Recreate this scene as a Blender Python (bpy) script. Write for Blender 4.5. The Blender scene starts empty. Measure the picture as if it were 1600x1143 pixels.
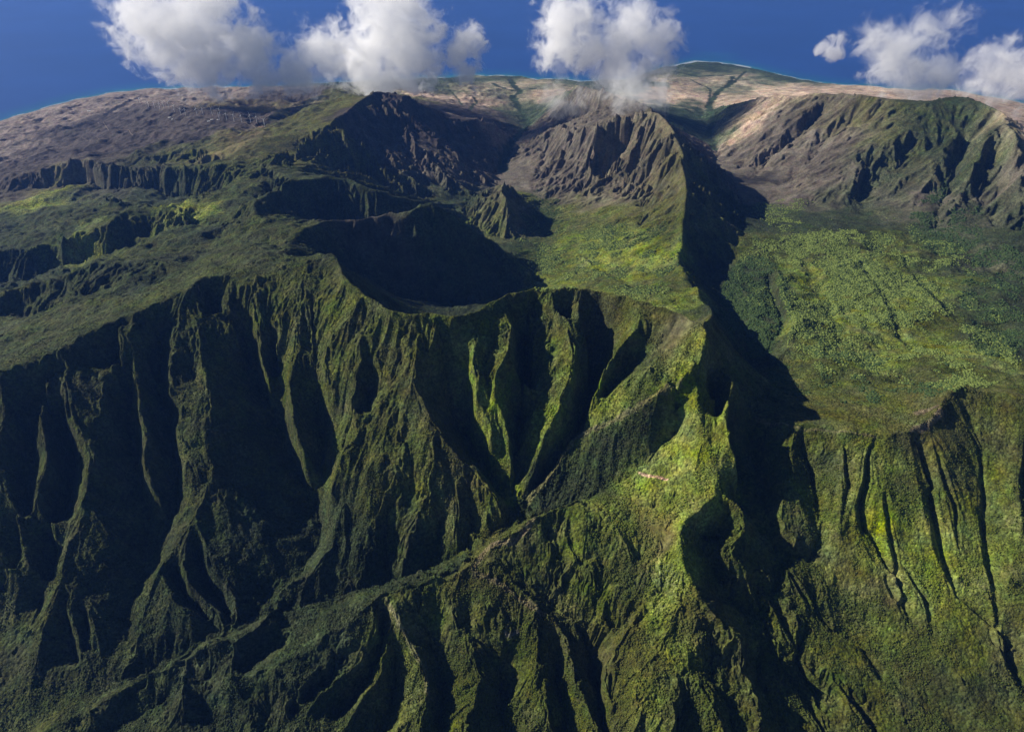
import bpy, math, os, random
import numpy as np
F32 = np.float32
QUICK = int(os.environ.get('TERR_Q', '1'))      # coarser terrain sheet while testing
# ------------------------------------------------------------------ camera, sky, sun, exposure
CAM_H, FPX, PITCH = 3500.0, 1067.0, math.radians(34.8)
scene = bpy.context.scene
cam_data = bpy.data.cameras.new('camera')
cam_data.sensor_width = 36.0
cam_data.lens = 36.0 * FPX / 1600.0
cam_data.clip_start = 5.0
cam_data.clip_end = 200000.0
cam = bpy.data.objects.new('camera', cam_data)
scene.collection.objects.link(cam)
cam.location = (0, 0, CAM_H)
cam.rotation_euler = (math.pi / 2 - PITCH, 0, 0)
scene.camera = cam

SUN_EL, SUN_FWD = math.radians(32.0), math.radians(18.0)   # height of the sun; how far beyond straight left it stands
sun_dir = (-math.cos(SUN_FWD) * math.cos(SUN_EL), math.sin(SUN_FWD) * math.cos(SUN_EL), math.sin(SUN_EL))
world = bpy.data.worlds.new('World')
scene.world = world
world.use_nodes = True
wn = world.node_tree
sky = wn.nodes.new('ShaderNodeTexSky')
sky.sky_type = 'NISHITA'
sky.sun_disc = False
sky.sun_elevation = SUN_EL
sky.sun_rotation = math.atan2(sun_dir[0], sun_dir[1])
sky.altitude = 3500
sky.air_density = 0.7
sky.dust_density = 0.1
wn.links.new(sky.outputs[0], wn.nodes['Background'].inputs[0])
wn.nodes['Background'].inputs[1].default_value = 0.05
sun_l = bpy.data.lights.new('sun', 'SUN')
sun_l.energy = 5.0
sun_l.angle = math.radians(0.5)
sun_l.color = (1.0, 0.93, 0.82)
sun = bpy.data.objects.new('sun', sun_l)
scene.collection.objects.link(sun)
from mathutils import Vector, Matrix
sun.rotation_euler = Vector(sun_dir).to_track_quat('Z', 'Y').to_euler()
scene.view_settings.view_transform = 'Standard'
scene.view_settings.look = 'None'
scene.view_settings.gamma = 1
scene.view_settings.exposure = 0.6
scene.cycles.max_bounces = 20
scene.cycles.diffuse_bounces = 1
scene.cycles.glossy_bounces = 1
scene.cycles.volume_bounces = 20
scene.cycles.use_denoising = True

# ------------------------------------------------------------------ surveying: a sight line and a height give a place on the map
CP, SP = math.cos(PITCH), math.sin(PITCH)
def at(px, py, z):
    u, v = (px - 800.0) / FPX, (571.5 - py) / FPX
    dy, dz = CP + v * SP, -SP + v * CP
    t = (z - CAM_H) / dz
    return u * t, dy * t, z
def parse(s):
    P = []
    for w in s.split():
        q = w.split(',')
        P.append([float(q[0]), float(q[1]), float(q[2]) if len(q) > 2 else None])
    known = [i for i, p in enumerate(P) if p[2] is not None]
    for a, b in zip(known[:-1], known[1:]):
        L = [0.0]
        for i in range(a, b):
            L.append(L[-1] + math.hypot(P[i+1][0] - P[i][0], P[i+1][1] - P[i][1]))
        for i in range(a + 1, b):
            P[i][2] = P[a][2] + (P[b][2] - P[a][2]) * L[i - a] / L[-1]
    return P

# each line: a ridge crest, spur, gully or foot of slope, as sighted points with their heights in metres
RIDGES = """
-220,650,1080 -100,610,1130 0,579,1180 68,559 135,525 169,505 216,485 270,461 321,438,1330 355,431 388,424 473,404 520,397,1400
520,397,1400 535,430 550,448,1440 581,468 614,488 648,491,1430 699,496,1420 739,488 773,471,1430 797,457 844,449,1440 861,451 918,451,1440 952,459 1003,471,1460 1050,487 1094,505,1450 1104,522,1450
1104,522,1450 1097,559,1340 1085,586,1260 1089,627,1160 1094,674,1060 1107,711,980 1119,745,910 1117,775,870 1094,800,850 1070,812,830 1060,840,800 1063,874,760 1080,908,700 1094,938,650 1100,948,635
1013,172,1250 1030,176,1260 1053,203,1200 1067,236,1110 1069,270 1070,321,960 1066,360 1060,410,860 1073,444,890 1090,462 1104,478,1060 1112,492,1180 1100,503,1400
473,363,1250 507,348,1200 530,344,1180 581,338,1170 641,334,1180 672,317,1220 692,328,1150 733,355,950 766,375,780 800,405,620 835,437,480
473,363,1250 429,358,1240 398,338,1230 398,325 415,307,1200 453,282,1180 507,277,1140 540,279 564,290,1080 614,307,980 655,317,850 680,325,700
453,282,1180 419,260,1170 430,240 449,230,1180 490,213,1170 510,196,1160 540,179,1180 560,160,1200 587,142,1230 641,149,1150 675,169,980 712,187,780 733,192,720 750,184,700 783,199,450
530,199,1150 577,230,900 631,290,600
614,149,1180 641,216,820 699,270,560 739,300,400
655,160,1050 655,189,900 719,247,600 760,280,380
712,187,780 763,223,480 781,250,290
587,142,1230 600,220,850 650,286,600
861,159,450 898,133,800 935,137,1100 965,150,1150 1000,160,1150 1020,170,1230
1013,172,1250 986,176,1220 952,184,1150 935,196,1080 900,203,900 885,199,880 860,202,600 834,217,300
1013,172,1250 966,250,750 928,301,500
1053,203,1240 1003,253,850 969,304,560
1067,236,1200 1030,290,760 1000,330,560
952,184,1150 940,230,800 900,300,420
885,199,880 885,236,650 870,290,400
860,202,600 850,250,400 828,285,310
757,293,680 772,287,720 790,285,730 800,291,690 808,300,600
790,285,730 782,298,745 790,307,730 797,335,560 800,358,430
757,293,680 742,322,540 731,348,430
772,287,720 765,320,600 760,350,460
1112,545,1330 1128,575,1170 1144,603,1230 1135,640,1170 1140,684,1080 1149,722,980 1155,745,860
1144,603,1230 1160,630,1040 1175,647,930 1195,657,950 1249,667,1000 1279,671 1364,681,1020 1418,676,1050 1448,660,1080 1469,640,1110 1479,617,1130 1502,605,1150 1550,617,1130 1600,630,1120 1780,665,1100
1100,545,1400 1067,590,1270 1037,610,1200 1003,630,1130 952,660,1000 901,681,900 878,711,840 858,745,770 834,770,700 817,793,640 807,824,580
996,480,1440 996,512,1390 979,529,1350 952,559,1260 939,593,1160 922,637,1030 912,665,930
1016,573,1280 969,606,1140 945,627,1060
861,458,1440 888,512,1330 898,556,1240 888,600,1140 868,650,1020 850,690,920 834,741,780 822,765,710
861,458,1440 868,500,1300 854,559,1180 844,606,1060 831,681,900 836,700,850
905,470,1420 912,519,1290 920,552,1210
820,455,1430 827,492,1330 834,546,1190
797,457,1430 800,468,1400 800,512,1340 797,546,1280 773,590,1185 770,623,1105 790,657,1000 797,708,850 797,735,760
797,546,1280 806,573,1190 827,606,1070 838,640,960
775,475,1425 745,505,1370 741,545,1290 739,573,1215 743,617,1110 760,657,985 768,700,860
680,495,1420 670,549,1270
648,491,1430 641,505,1390 648,559,1250 648,606,1140 662,640,1050 679,667,980 709,711,880 739,735,810 766,776,720 787,813,640
641,505,1390 628,550,1250 614,590,1130 598,620,1050 571,667,930 554,698,850 537,704,820 530,741,760 517,765,700 527,800,640 520,857,540 483,905,430 439,935,370
614,640,1020 628,690,890 628,725,830 600,770,730 592,823,610 564,891,470
679,690,920 675,783,710 640,823,620 628,891,480
709,711,880 714,780,710 714,854,560
739,735,810 746,773,720 760,823,610
560,470,1420 560,573,1160 552,640,990 560,674,910
535,440,1430 507,539,1190 507,586,1080 527,633,950 537,650,900
595,482,1430 590,540,1250 595,590,1120
480,410,1400 470,470,1290 466,515,1200 456,556,1110 453,606,1010 456,657,910 473,701,810 480,707,780
400,430,1380 395,480,1260 405,530,1130 415,583,1010
360,435,1350 355,470,1280 368,512,1180
440,415,1390 430,480,1250 430,540,1110
500,405,1400 490,470,1290 487,530,1150 495,580,1040
311,441,1330 311,505,1200 322,579,1060 328,627,970 324,657,920 324,708,830 329,756,740 317,776,700 294,820,620 267,854,560 257,884,520 236,925,440 219,972,370 216,1016,320 189,1060,250
295,455,1320 287,471,1290 267,539,1140 263,606,1010 284,627,960 274,674,880 290,718,810 305,745,770
294,820,620 287,874,530 297,918,460 324,945,410 348,965,370 356,986,320
315,780,690 307,820,620 324,884,510 358,922,440 371,952,390 373,984,320
257,884,520 274,949,430 304,965,390 338,989,320
329,750,740 350,790,640 362,812,590
212,488,1290 206,522,1220 209,573,1110 219,606,1030 216,640,960 230,667,900 223,708,820 233,748,740 250,780,660
240,475,1300 225,530,1170 235,575,1060
189,500,1280 182,559,1160 165,613,1040 152,664,940 145,711,850 135,756,770 125,790,710 111,844,610 105,874,560 101,908,500 84,945,430 68,992,350 61,1046,280 44,1087,220
101,908,500 110,930,460 106,959,410 128,999,330 132,1060,240
101,908,500 128,932,440 149,979,360 155,1013,300 159,1060,240
118,820,650 122,840,610 149,871,540 176,898,460
135,756,770 162,810,640 182,854,540
90,555,1190 101,613,1070 108,657,980 132,691,890 140,714,840
62,560,1190 68,606,1090 64,660,980 74,694,910 73,728,840 61,756,780 56,780,740 68,800,690 84,837,600
20,573,1175 10,640,1030 -5,700,890 7,756,780 20,783,730 30,834,640 44,871,570 64,903,490
-80,605,1140 -90,700,900 -40,800,690 0,875,550 28,905,480
439,945,370 409,986,400 371,1008,400 330,1005,400 297,1023,390 288,1060,350 290,1090,320 305,1120,280
371,1008,400 365,1040,370 363,1077,340 380,1090,330 398,1115,300 402,1150,270
297,1023,390 216,1070,330 152,1110,280 84,1142,230 20,1180,180
581,945,525 540,982,470 507,999,440 483,1023,400 430,1040,370 400,1060,350 375,1080,335
483,1023,400 460,1060,350 430,1100,300 405,1150,250
540,1009,440 510,1040,390 480,1070,350 450,1110,300 420,1150,250
591,940,530 591,986,460 577,1013,420 550,1046,370 530,1063,340 490,1110,290 460,1150,250
608,990,430 604,1019,400 587,1070,330 550,1127,270 530,1160,240
601,932,540 611,949,520 628,982,480 645,1016,430 665,1050,380 668,1087,340 658,1140,290 645,1200,240
912,785,790 888,793,770 870,800 834,825,710 797,847,640 773,847,620 760,857,610 743,881,590 739,895,575 720,901,585 699,908,545 677,911,555 655,919,530 631,925,548 615,930,530 601,932,545 581,945,525
735,893,575 722,884,535 708,877,480
680,911,550 664,902,505 650,893,450
636,924,540 622,912,480 612,902,420
581,945,525 568,936,470 556,930,400
540,982,470 520,968,420 500,955,360
483,1023,400 468,1003,370 452,985,330
760,857,600 745,850,570 735,845,535
797,847,640 790,838,600
699,908,545 690,935,520 706,959,500 726,992,450 733,1026,410 750,1057,370 746,1087,340 726,1141,290 710,1200,250
743,890,580 760,900,570 787,915,555 797,921,550 834,945,530 851,962,515 868,972,500 880,990,480 888,1013,450 895,1060,390 912,1087,350 939,1140,290
840,985,480 844,1013,430 844,1060,360 856,1130,280
912,782,790 930,790,800 949,813,790 972,845,750 990,880,680 1000,930,600
885,810,750 885,850,690 900,875,650 925,905,600 945,945,540 944,962,510
850,835,680 870,880,600 880,920,545
1100,948,635 1084,959,620 1090,1010,570 1060,1060,520 1050,1143,480 1040,1200,420
1100,948,650 1130,975,620 1160,1000,570 1150,1040,490 1175,1080,440 1190,1143,400
1093,1065,510 1110,1100,460 1130,1143,420 1145,1200,360
1060,950,640 1030,1000,570 1000,1050,500 990,1143,410
1000,960,570 960,1005,510 945,1046,450 950,1087,400 965,1143,330
1117,770,875 1138,783,850 1158,797,830 1166,813,800 1165,830,780 1150,845,755 1125,858,715
1125,858,715 1160,880,700 1205,903,600
1125,858,715 1140,893,650 1170,925,570 1192,958,500
1124,783,850 1124,810,780 1110,835,710
1249,667,1000 1235,720,900 1222,780,780 1228,830,690
1188,149,700 1263,146,1000 1340,146,1200 1374,155,1240 1415,162,1250 1459,156,1300 1486,150,1330 1533,159,1340 1567,176,1330 1580,206,1280 1590,235,1200 1598,300,950 1588,365,650
1125,166,300 1188,149,700
1263,146,1000 1215,175,800 1165,215,500 1140,245,280
1300,146,1100 1250,185,850 1190,235,520 1150,265,280
1340,146,1200 1300,180,950 1250,215,720 1200,255,470 1170,280,310
1374,155,1240 1345,190,1000 1290,240,750 1240,290,520 1190,320,360
1415,162,1250 1380,200,1040 1340,245,830 1300,290,620 1265,325,440
1459,160,1290 1420,205,1070 1376,240,880 1345,268,740 1310,330,480
1533,159,1340 1480,230,960 1450,290,720 1405,330,540
1570,190,1320 1545,205,1240 1525,250,1000 1500,300,780 1470,360,570
1545,205,1240 1568,235,1100 1562,300,820 1550,350,640
135,257,750 60,270,600 0,282,500 -100,300,350
135,257,750 200,262,820 270,267,900 310,267,950 360,268,1000 400,262,1120
213,246,800 260,240,850 300,236,900 330,243,950 385,240,1020
34,387,900 79,376,950 131,366,1000 178,353,1040 200,333,1020 231,327,1030 278,324,1070 291,345,1110
-60,405,820 34,387,900
-80,475,880 0,458,950 63,445,1000 105,432,1060 145,415,1110 200,412,1160 262,414,1230
34,317,500 100,300,570 142,291,560
137,330,790 160,322,820 190,320,850
390,243,1060 402,228,1050 440,205,1050 480,180,1050 520,165,1080 560,148,1150
220,168,560 260,168,650 300,178,760 340,183,820 400,193,880 416,199,900
1205,415,640 1213,434,700 1225,471,735 1238,502,765 1233,535,795 1213,565,815 1192,592,860
"""
VALLEYS = """
420,300,1060 440,330,950 500,360,750 580,385,650 680,385,520 760,395,430
460,262,950 500,255,850 560,275,650 620,300,520 682,312,430 739,308,360 780,290,300 783,263,240 797,230,180 827,196,120 810,169,80 800,152,50 814,142,30 797,124,4
540,210,980 580,250,720 610,285,560
620,200,860 660,270,560 690,295,450
690,210,680 735,270,400 750,292,340
560,455,700 620,470,520 700,480,450 780,470,410 840,440,400
810,287,290 841,304,310 855,330,330 852,360,340 845,400,360 850,430,400
740,300,420 722,325,410 733,350,410 765,372,390 800,374,380 845,372,350
980,168,980 920,180,720 860,190,350
990,200,1000 940,290,420
1040,220,1050 985,290,520
1104,169,60 1096,185 1107,216,130 1117,236,150 1124,260,300 1148,294,440 1158,338,580 1161,371,620 1140,405,580 1112,425,590 1122,460,580 1150,500,610 1172,540,650 1165,590,740
900,330,430 880,370,430 870,420,430
1172,690,800 1180,740,720 1195,800,660 1202,840,620 1222,885,565 1203,940,505 1188,990,455 1183,1040,420 1205,1100,350 1230,1160,260 1260,1250,210
1110,890,590 1140,930,510 1170,965,475 1188,990,455
1090,850,640 1120,848,620
1106,620,1020 1112,660,900 1122,700,800 1136,750,720 1160,800,670 1190,835,620
1115,985,560 1110,1060,460 1140,1110,400 1160,1180,330
1085,1070,500 1065,1110,430 1045,1180,360
1063,630,1130 1054,680,960 1020,711,890 996,743,830 960,762,780 928,777,740 890,795,690 850,812,630 815,830,570
1000,560,1220 960,600,1050 930,650,900 905,690,760 865,735,690 835,775,620 808,826,560
1050,620,1140 1056,655,1010
940,480,1310 925,540,1050 925,600,890 915,650,790 905,690,740
880,490,1300 876,530,1150
830,480,1270 825,540,1000 825,600,840 815,660,780 805,730,680 805,790,610 808,826,560
690,505,1290 690,560,970 700,620,800 720,680,700 750,730,640 785,790,590 808,826,560
768,520,1310 757,590,1150 778,650,1000 784,710,810 800,770,650
605,800,620 600,860,490 610,905,405
660,760,750 690,820,570 680,875,465
735,790,650 742,845,525
585,600,1030 575,640,930 550,680,800 520,740,680
808,826,560 775,840,550 742,858,510 700,880,455 650,900,415 600,915,390 560,925,370 500,945,342 430,965,315 371,993,300 300,1020,270 230,1060,235 140,1085,205 60,1120,180 0,1150,165 -150,1220,140
330,465,1160 343,530,960
380,560,860 425,640,670 448,700,580 478,760,490 500,810,440 498,850,405 470,895,370 435,930,335 400,970,298
438,560,930 436,620,740
500,640,790 506,700,660 500,760,560 503,810,460
308,870,430 325,912,355 350,955,300 364,985,275
272,900,400 297,942,340 330,980,290
200,530,1110 202,600,910 208,680,730 219,760,590 235,830,460 232,890,390 212,940,320 198,990,290 185,1045,250
255,530,1080 250,600,900 266,670,730 282,740,600 272,800,510 245,845,440
298,560,1080 300,600,990
83,600,960 93,660,790 118,730,640 108,790,540 95,850,450 80,910,370 60,960,320 30,1020,270 10,1110,190
50,620,950 56,690,760 45,770,640 52,820,540 30,900,430 -20,950,370 -60,1050,240
116,945,350 116,990,270 125,1040,215
138,965,330 143,1030,220
330,1060,310 320,1100,260 340,1150,210
260,1100,240 200,1135,200 150,1180,160
470,990,360 430,1012,330 395,1035,310 380,1055,290
540,1035,370 500,1080,300 460,1130,230
600,970,410 595,1020,340 565,1080,270 530,1130,210
618,1030,340 612,1090,270 590,1160,200
650,960,470 675,1000,400 690,1060,310 690,1143,230 690,1220,190
800,1015,390 780,1060,290 790,1110,230 790,1180,180
868,1040,340 880,1100,270 890,1160,220
770,890,590 800,905,550 830,930,510 860,950,480 890,968,455 912,986,430 925,1043,350 935,1094,290 950,1160,220
1000,970,530 950,985,470 912,986,430
860,860,640 865,900,560 870,940,500
905,890,600 925,945,520
-300,1320,110 0,1300,120 400,1300,150 800,1260,160 1200,1300,200 1600,1260,280 1850,1250,300
1165,320,400 1200,345,470 1263,335,510 1300,350,520 1340,372,540 1418,375,560 1470,397,590 1530,415,600 1600,430,650 1700,440,700
1355,265,680 1342,300,530 1350,340,460
1420,230,900 1390,290,640 1380,330,520
1500,240,850 1475,310,640 1450,365,520
1545,250,950 1530,310,720 1520,360,600
1280,180,820 1215,240,480 1180,268,310
1330,190,920 1270,240,620 1215,290,400
135,290,500 60,297,470 0,304,430 -100,320,330
135,290,500 200,300,570 280,308,660 310,310,780 340,300,900
190,262,720 260,260,800 330,257,880
0,440,660 31,448,690 79,427,730 118,414,760 171,411,830 199,387,860 236,374,900
-60,455,600 0,440,660
0,370,520 80,345,580 150,340,680 200,318,750 280,330,860
-50,500,760 0,500,800 60,490,890 120,470,990 200,450,1110 260,437,1210
297,345,990 348,362,1060 330,385,1110 310,400,1170
560,148,700 507,149,500 480,158,500 439,172,540 424,186,620
455,250,1000 480,235,950
1200,440,600 1212,475,620 1222,505,635 1215,530,650 1190,560,660 1165,578,680
"""
POINTS = """
760,330,410 720,318,430 860,410,380 950,370,560 1000,400,720 930,340,500 980,440,800 1030,440,900 900,430,500 1000,355,620
1060,720,910 1050,780,810 1020,800,760 1040,830,750 1040,880,700 1000,880,650 1030,930,620 985,810,755
797,992,450 760,950,520 780,970,490 660,950,500 680,960,480
1300,420,600 1300,500,700 1400,500,700 1400,420,640 1500,450,670 1500,550,830 1590,590,900 1590,500,760 1300,600,850 1400,600,890 1260,560,800 1450,600,930 1250,620,900 1590,445,680 1200,400,570 1250,400,590 1200,635,880 1215,615,860 1245,470,680 1260,520,750 1225,600,830 1170,470,640 1190,520,680
1300,900,580 1300,1050,390 1450,1100,370 1245,900,600 1245,960,530 1300,780,760 1400,800,800 1400,900,630 1500,900,650 1500,780,830 1580,760,900 1580,900,700 1590,1000,540 1350,1100,320 1500,1060,430 1245,840,700 1235,940,550
60,210,150 0,240,250 100,180,150 200,160,350 250,160,480 350,158,560 439,150,620 500,143,600 540,138,500 -100,230,100 20,205,90
300,200,780 345,230,950 100,230,350 200,220,600 250,212,700 50,260,340 150,205,330 150,240,560 100,250,480
400,390,1320 350,400,1270 430,385,1290 445,372,1260 330,310,1030 380,300,1110 370,350,1150 400,280,1120 350,280,1000 370,325,1100 300,375,1060 260,390,1080 60,330,500 30,350,520 120,320,600
60,470,930 100,455,1000 150,440,1070 0,540,960 60,525,1010 120,500,1080 220,440,1190
700,150,160 750,140,90 700,135,60 640,130,30 850,140,60 870,150,120 760,165,250 720,165,350 650,140,200 780,180,200 880,145,250
1200,130,60 1100,130,30 1150,145,120 1075,110,10 1300,141,200 1060,130,60 1000,135,100 1250,136,100 1120,150,60
1560,160,150 1600,190,400 1620,230,700 1500,146,300 1650,200,200 1450,145,300 1400,143,250 1750,300,500
"""
COAST = "-260,262,0 -100,215,0 0,189,0 20,182 68,169 118,155 179,144 220,140,0 300,137 440,134 560,129 665,121 750,118 851,123 918,127 980,124 1030,106 1060,101 1087,95 1144,100 1195,111 1249,125 1313,133 1400,138 1496,142 1550,152 1600,162 1750,190 1900,215,0"
KNIFE = """
450,600 575,462,1438 614,488 648,491,1430 699,496,1420 739,488 773,471,1430
800,800 600,480,1432 648,491,1430 699,496,1420 739,488,1425
400,420 844,449,1440 918,451,1440 952,459 1003,471,1460 1050,487,1455
150,270 550,448,1440 581,468 614,488 648,491,1430 699,496,1420 739,488 773,471,1430 797,457 844,449,1440 918,451,1440 952,459 1003,471,1460 1050,487 1085,500,1450
60,75 601,932,540 631,925,540 650,920,540 699,908,545 739,895,575
130,150 1104,522,1450 1097,559,1340 1085,586,1260 1089,627,1160 1094,674,1060 1107,711,980 1119,745,910 1117,775,870
140,170 1030,176,1260 1053,203,1220 1067,236,1160 1069,270 1070,321,1000 1066,360 1060,410,870
-130,140 530,344,1180 581,338,1170 641,334,1180 672,317,1220 692,328,1150 733,355,950 766,375,780
150,130 530,344,1180 581,338,1170 641,334,1180 672,317,1220 692,328,1150
-120,120 430,240,1175 449,230,1180 490,213,1170 510,196,1160
-110,90 1195,657,950 1249,667,1000 1279,671 1364,681,1020 1418,676,1050 1448,660,1080
"""
RAVINES = """
8,45 1367,684,1015 1350,715,950 1347,756,870 1332,790,800 1340,834,710 1364,881,620 1391,918,555 1411,959,495 1426,989,455
8,45 1445,664,1070 1421,694,1010 1431,741,905 1440,770,850 1450,817,765 1462,864,685 1482,911,605 1492,935,565
7,35 1492,935,565 1533,976,510 1560,1013,465 1587,1060,415 1610,1100,375
6,25 1252,674,985 1246,704,910 1259,741,830 1263,763,790 1280,817,690
6,22 1381,770,850 1381,824,750 1394,884,630 1410,930,560
7,28 1269,952,480 1296,989,430 1340,1016,400 1380,1060,360
9,35 1255,985,440 1232,1035,380 1263,1073,335 1276,1110,300
6,22 1350,1040,400 1391,1077,365 1459,1121,330 1520,1160,300
7,22 1502,640,1070 1526,700,960 1529,790,805 1526,840,730 1543,908,630 1555,972,540 1570,1030,470
6,20 1600,680,1030 1590,760,890 1600,850,760
6,25 1276,837,650 1264,861,600 1262,880,560
11,40 1180,905,590 1210,955,500 1235,1005,440
10,40 1213,1035,400 1250,1090,335 1285,1150,275
9,35 1300,1060,385 1340,1110,330 1380,1165,280
8,28 1225,890,610 1262,950,510
7,25 1180,950,500 1196,1000,440 1216,1060,385
6,20 1455,690,1020 1465,740,920 1485,800,800 1496,860,700
6,18 1315,700,960 1318,760,840 1310,830,720
6,18 1405,880,640 1440,940,545 1455,1000,460
10,38 1240,400,590 1262,440,640 1288,490,695 1310,540,775
9,34 1400,400,610 1440,450,660 1485,500,735 1530,540,810
8,30 1330,400,600 1368,460,660 1400,520,735 1420,560,800
9,30 900,395,480 935,425,600 985,450,760
"""
# ------------------------------------------------------------------ the land surface, solved on a fan-shaped sheet that is finest near the viewer
TH0, TH1, R0, R1 = -math.radians(60), math.radians(60), 1250.0, 20500.0
DT = 0.0013 * QUICK
NC = (int((TH1 - TH0) / DT) // 64) * 64 + 1
NR = (int(math.log(R1 / R0) / DT) // 64) * 64 + 1
TH = np.linspace(TH0, TH1, NC)
LR = math.log(R0) + (TH1 - TH0) / (NC - 1) * np.arange(NR)
DT = (TH1 - TH0) / (NC - 1)

def sample(P, closed=False):
    out = []
    W = [at(*p) for p in P]
    if len(W) == 1:
        return [W[0]]
    for a, b in zip(W[:-1], W[1:]):
        ra = math.hypot(a[0], a[1])
        n = max(2, int(math.dist(a[:2], b[:2]) / (ra * DT * 0.5)))
        for i in range(n + 1):
            t = i / n
            out.append((a[0] + (b[0]-a[0])*t, a[1] + (b[1]-a[1])*t, a[2] + (b[2]-a[2])*t))
    return out
cons = np.zeros((NR, NC)); wts = np.zeros((NR, NC))
def blur1(a, n):
    k = np.ones(n) / n
    return np.stack([np.convolve(np.pad(a[:, i], (n, n), 'edge'), k, 'same')[n:-n] for i in range(a.shape[1])], 1)
def put(S, w=1.0):
    A = np.array(S)
    th = np.arctan2(A[:, 0], A[:, 1]); lr = np.log(np.hypot(A[:, 0], A[:, 1]))
    c = np.rint((th - TH0) / DT).astype(int); r = np.rint((lr - LR[0]) / DT).astype(int)
    ok = (c >= 0) & (c < NC) & (r >= 0) & (r < NR)
    np.add.at(cons, (r[ok], c[ok]), A[ok, 2] * w); np.add.at(wts, (r[ok], c[ok]), w)
rng = random.Random(4)
def wobble(P, amp):
    """a hand-surveyed line between its stations wanders a little"""
    Q = []
    for a, b in zip(P[:-1], P[1:]):
        Q.append(a)
        L = math.hypot(b[0]-a[0], b[1]-a[1])
        n = int(L / 14)
        for i in range(1, n + 1):
            t = i / (n + 1)
            k = amp * L * (1 if rng.random() < .5 else -1) * rng.uniform(.02, .07)
            Q.append([a[0] + (b[0]-a[0])*t - (b[1]-a[1])/L*k, a[1] + (b[1]-a[1])*t + (b[0]-a[0])/L*k, a[2] + (b[2]-a[2])*t + rng.uniform(-1, 1) * amp * 7])
    Q.append(P[-1])
    return Q
for L in RIDGES.strip().splitlines():
    put(sample(wobble(parse(L), 1.0)), 3)
RIM = parse(RIDGES.strip().splitlines()[0]) + parse(RIDGES.strip().splitlines()[1])[1:]
RIMX = [p[0] for p in RIM]; RIMP = [p[1] for p in RIM]; RIMZ = [p[2] for p in RIM]
def no_overhang(q):
    """a gully on the great wall cannot lie behind the rim above it: keep the wall at 70 degrees or less"""
    if q[0] > 1100 or q[1] > 860:
        return
    cy, cz = np.interp(q[0], RIMX, RIMP), np.interp(q[0], RIMX, RIMZ)
    if q[1] < cy + 4:
        return
    rc = at(q[0], cy, cz)[1]
    inv = at(q[0], q[1], 0)[1] / CAM_H
    q[2] = max(q[2], (CAM_H * inv - rc + .36 * cz) / (.36 + inv))
for L in VALLEYS.strip().splitlines():
    Q_ = parse(L)
    for q_ in Q_:
        no_overhang(q_)
    for q_ in Q_:
        if 420 < q_[0] < 960 and q_[1] > 990 and q_[2] > 130:
            q_[2] -= 55 * min(1, (q_[1] - 990) / 50)
    put(sample(wobble(Q_, 1.0)))
for w in POINTS.split():
    put([at(*[float(v) for v in w.split(',')])])
for L in RAVINES.strip().splitlines():
    h, r = L.split(' ', 1)
    wpx, dep = map(float, h.split(','))
    P = parse(r)
    put(sample(P), 3)
    n = len(P)
    for off, k in ((wpx, 1.0), (wpx * 2.3, 0.15)):
        Q = [[p[0] + off * math.sin(math.pi * min(1, (i + .35) / (n - .3))) , p[1], p[2] - dep * k * math.sin(math.pi * min(1, (i + .35) / (n - .3)))] for i, p in enumerate(P)]
        put(sample(Q))
coast = parse(COAST)
CO = np.array(sample(wobble(coast, 0.35)))
put(CO, 4)
for k, z in ((1.02, -25.), (1.06, -90.), (1.12, -200.)):
    B = CO.copy(); B[:, 0] *= k; B[:, 1] *= k; B[:, 2] = z
    put(B, 2)

taken = wts > 0
for _ in range(7 // QUICK):
    T_ = np.pad(taken, 1)
    taken = T_[1:-1, 1:-1] | T_[:-2, 1:-1] | T_[2:, 1:-1] | T_[1:-1, :-2] | T_[1:-1, 2:]
for L in KNIFE.strip().splitlines():
    h_, r_ = L.split(' ', 1)
    off, drop = map(float, h_.split(','))
    A = np.array(sample(parse(r_)))
    d_ = np.gradient(blur1(A[:, :2], 60), axis=0); d_ /= np.linalg.norm(d_, axis=1)[:, None] + 1e-9
    A[:, 0] -= d_[:, 1] * off; A[:, 1] += d_[:, 0] * off; A[:, 2] -= drop
    th_ = np.arctan2(A[:, 0], A[:, 1]); lr_ = np.log(np.hypot(A[:, 0], A[:, 1]))
    c_ = np.clip(np.rint((th_ - TH0) / DT).astype(int), 0, NC - 1); r_ = np.clip(np.rint((lr_ - LR[0]) / DT).astype(int), 0, NR - 1)
    put(A[~taken[r_, c_]])

def relax(h, m, c, n, om):
    """over-relaxed red-black sweeps of the membrane equation with fixed stations"""
    par = (np.add.outer(np.arange(h.shape[0]), np.arange(h.shape[1])) & 1).astype(bool)
    free = ~m
    A, B = (free & par)[1:-1, 1:-1], (free & ~par)[1:-1, 1:-1]
    for k in range(n):
        for S in (A, B):
            g = 0.25 * (h[:-2, 1:-1] + h[2:, 1:-1] + h[1:-1, :-2] + h[1:-1, 2:])
            x = h[1:-1, 1:-1]
            x += om * (g - x) * S
        h[0] = np.where(m[0], h[0], h[1]); h[-1] = np.where(m[-1], h[-1], h[-2])
        h[:, 0] = np.where(m[:, 0], h[:, 0], h[:, 1]); h[:, -1] = np.where(m[:, -1], h[:, -1], h[:, -2])
    return h
def up2(h, shp):
    o = np.zeros(shp)
    o[::2, ::2] = h
    o[1::2, ::2] = .5 * (h[:-1] + h[1:])
    o[:, 1::2] = .5 * (o[:, :-1:2] + o[:, 2::2])
    return o
levels = [(cons, wts)]
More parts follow.
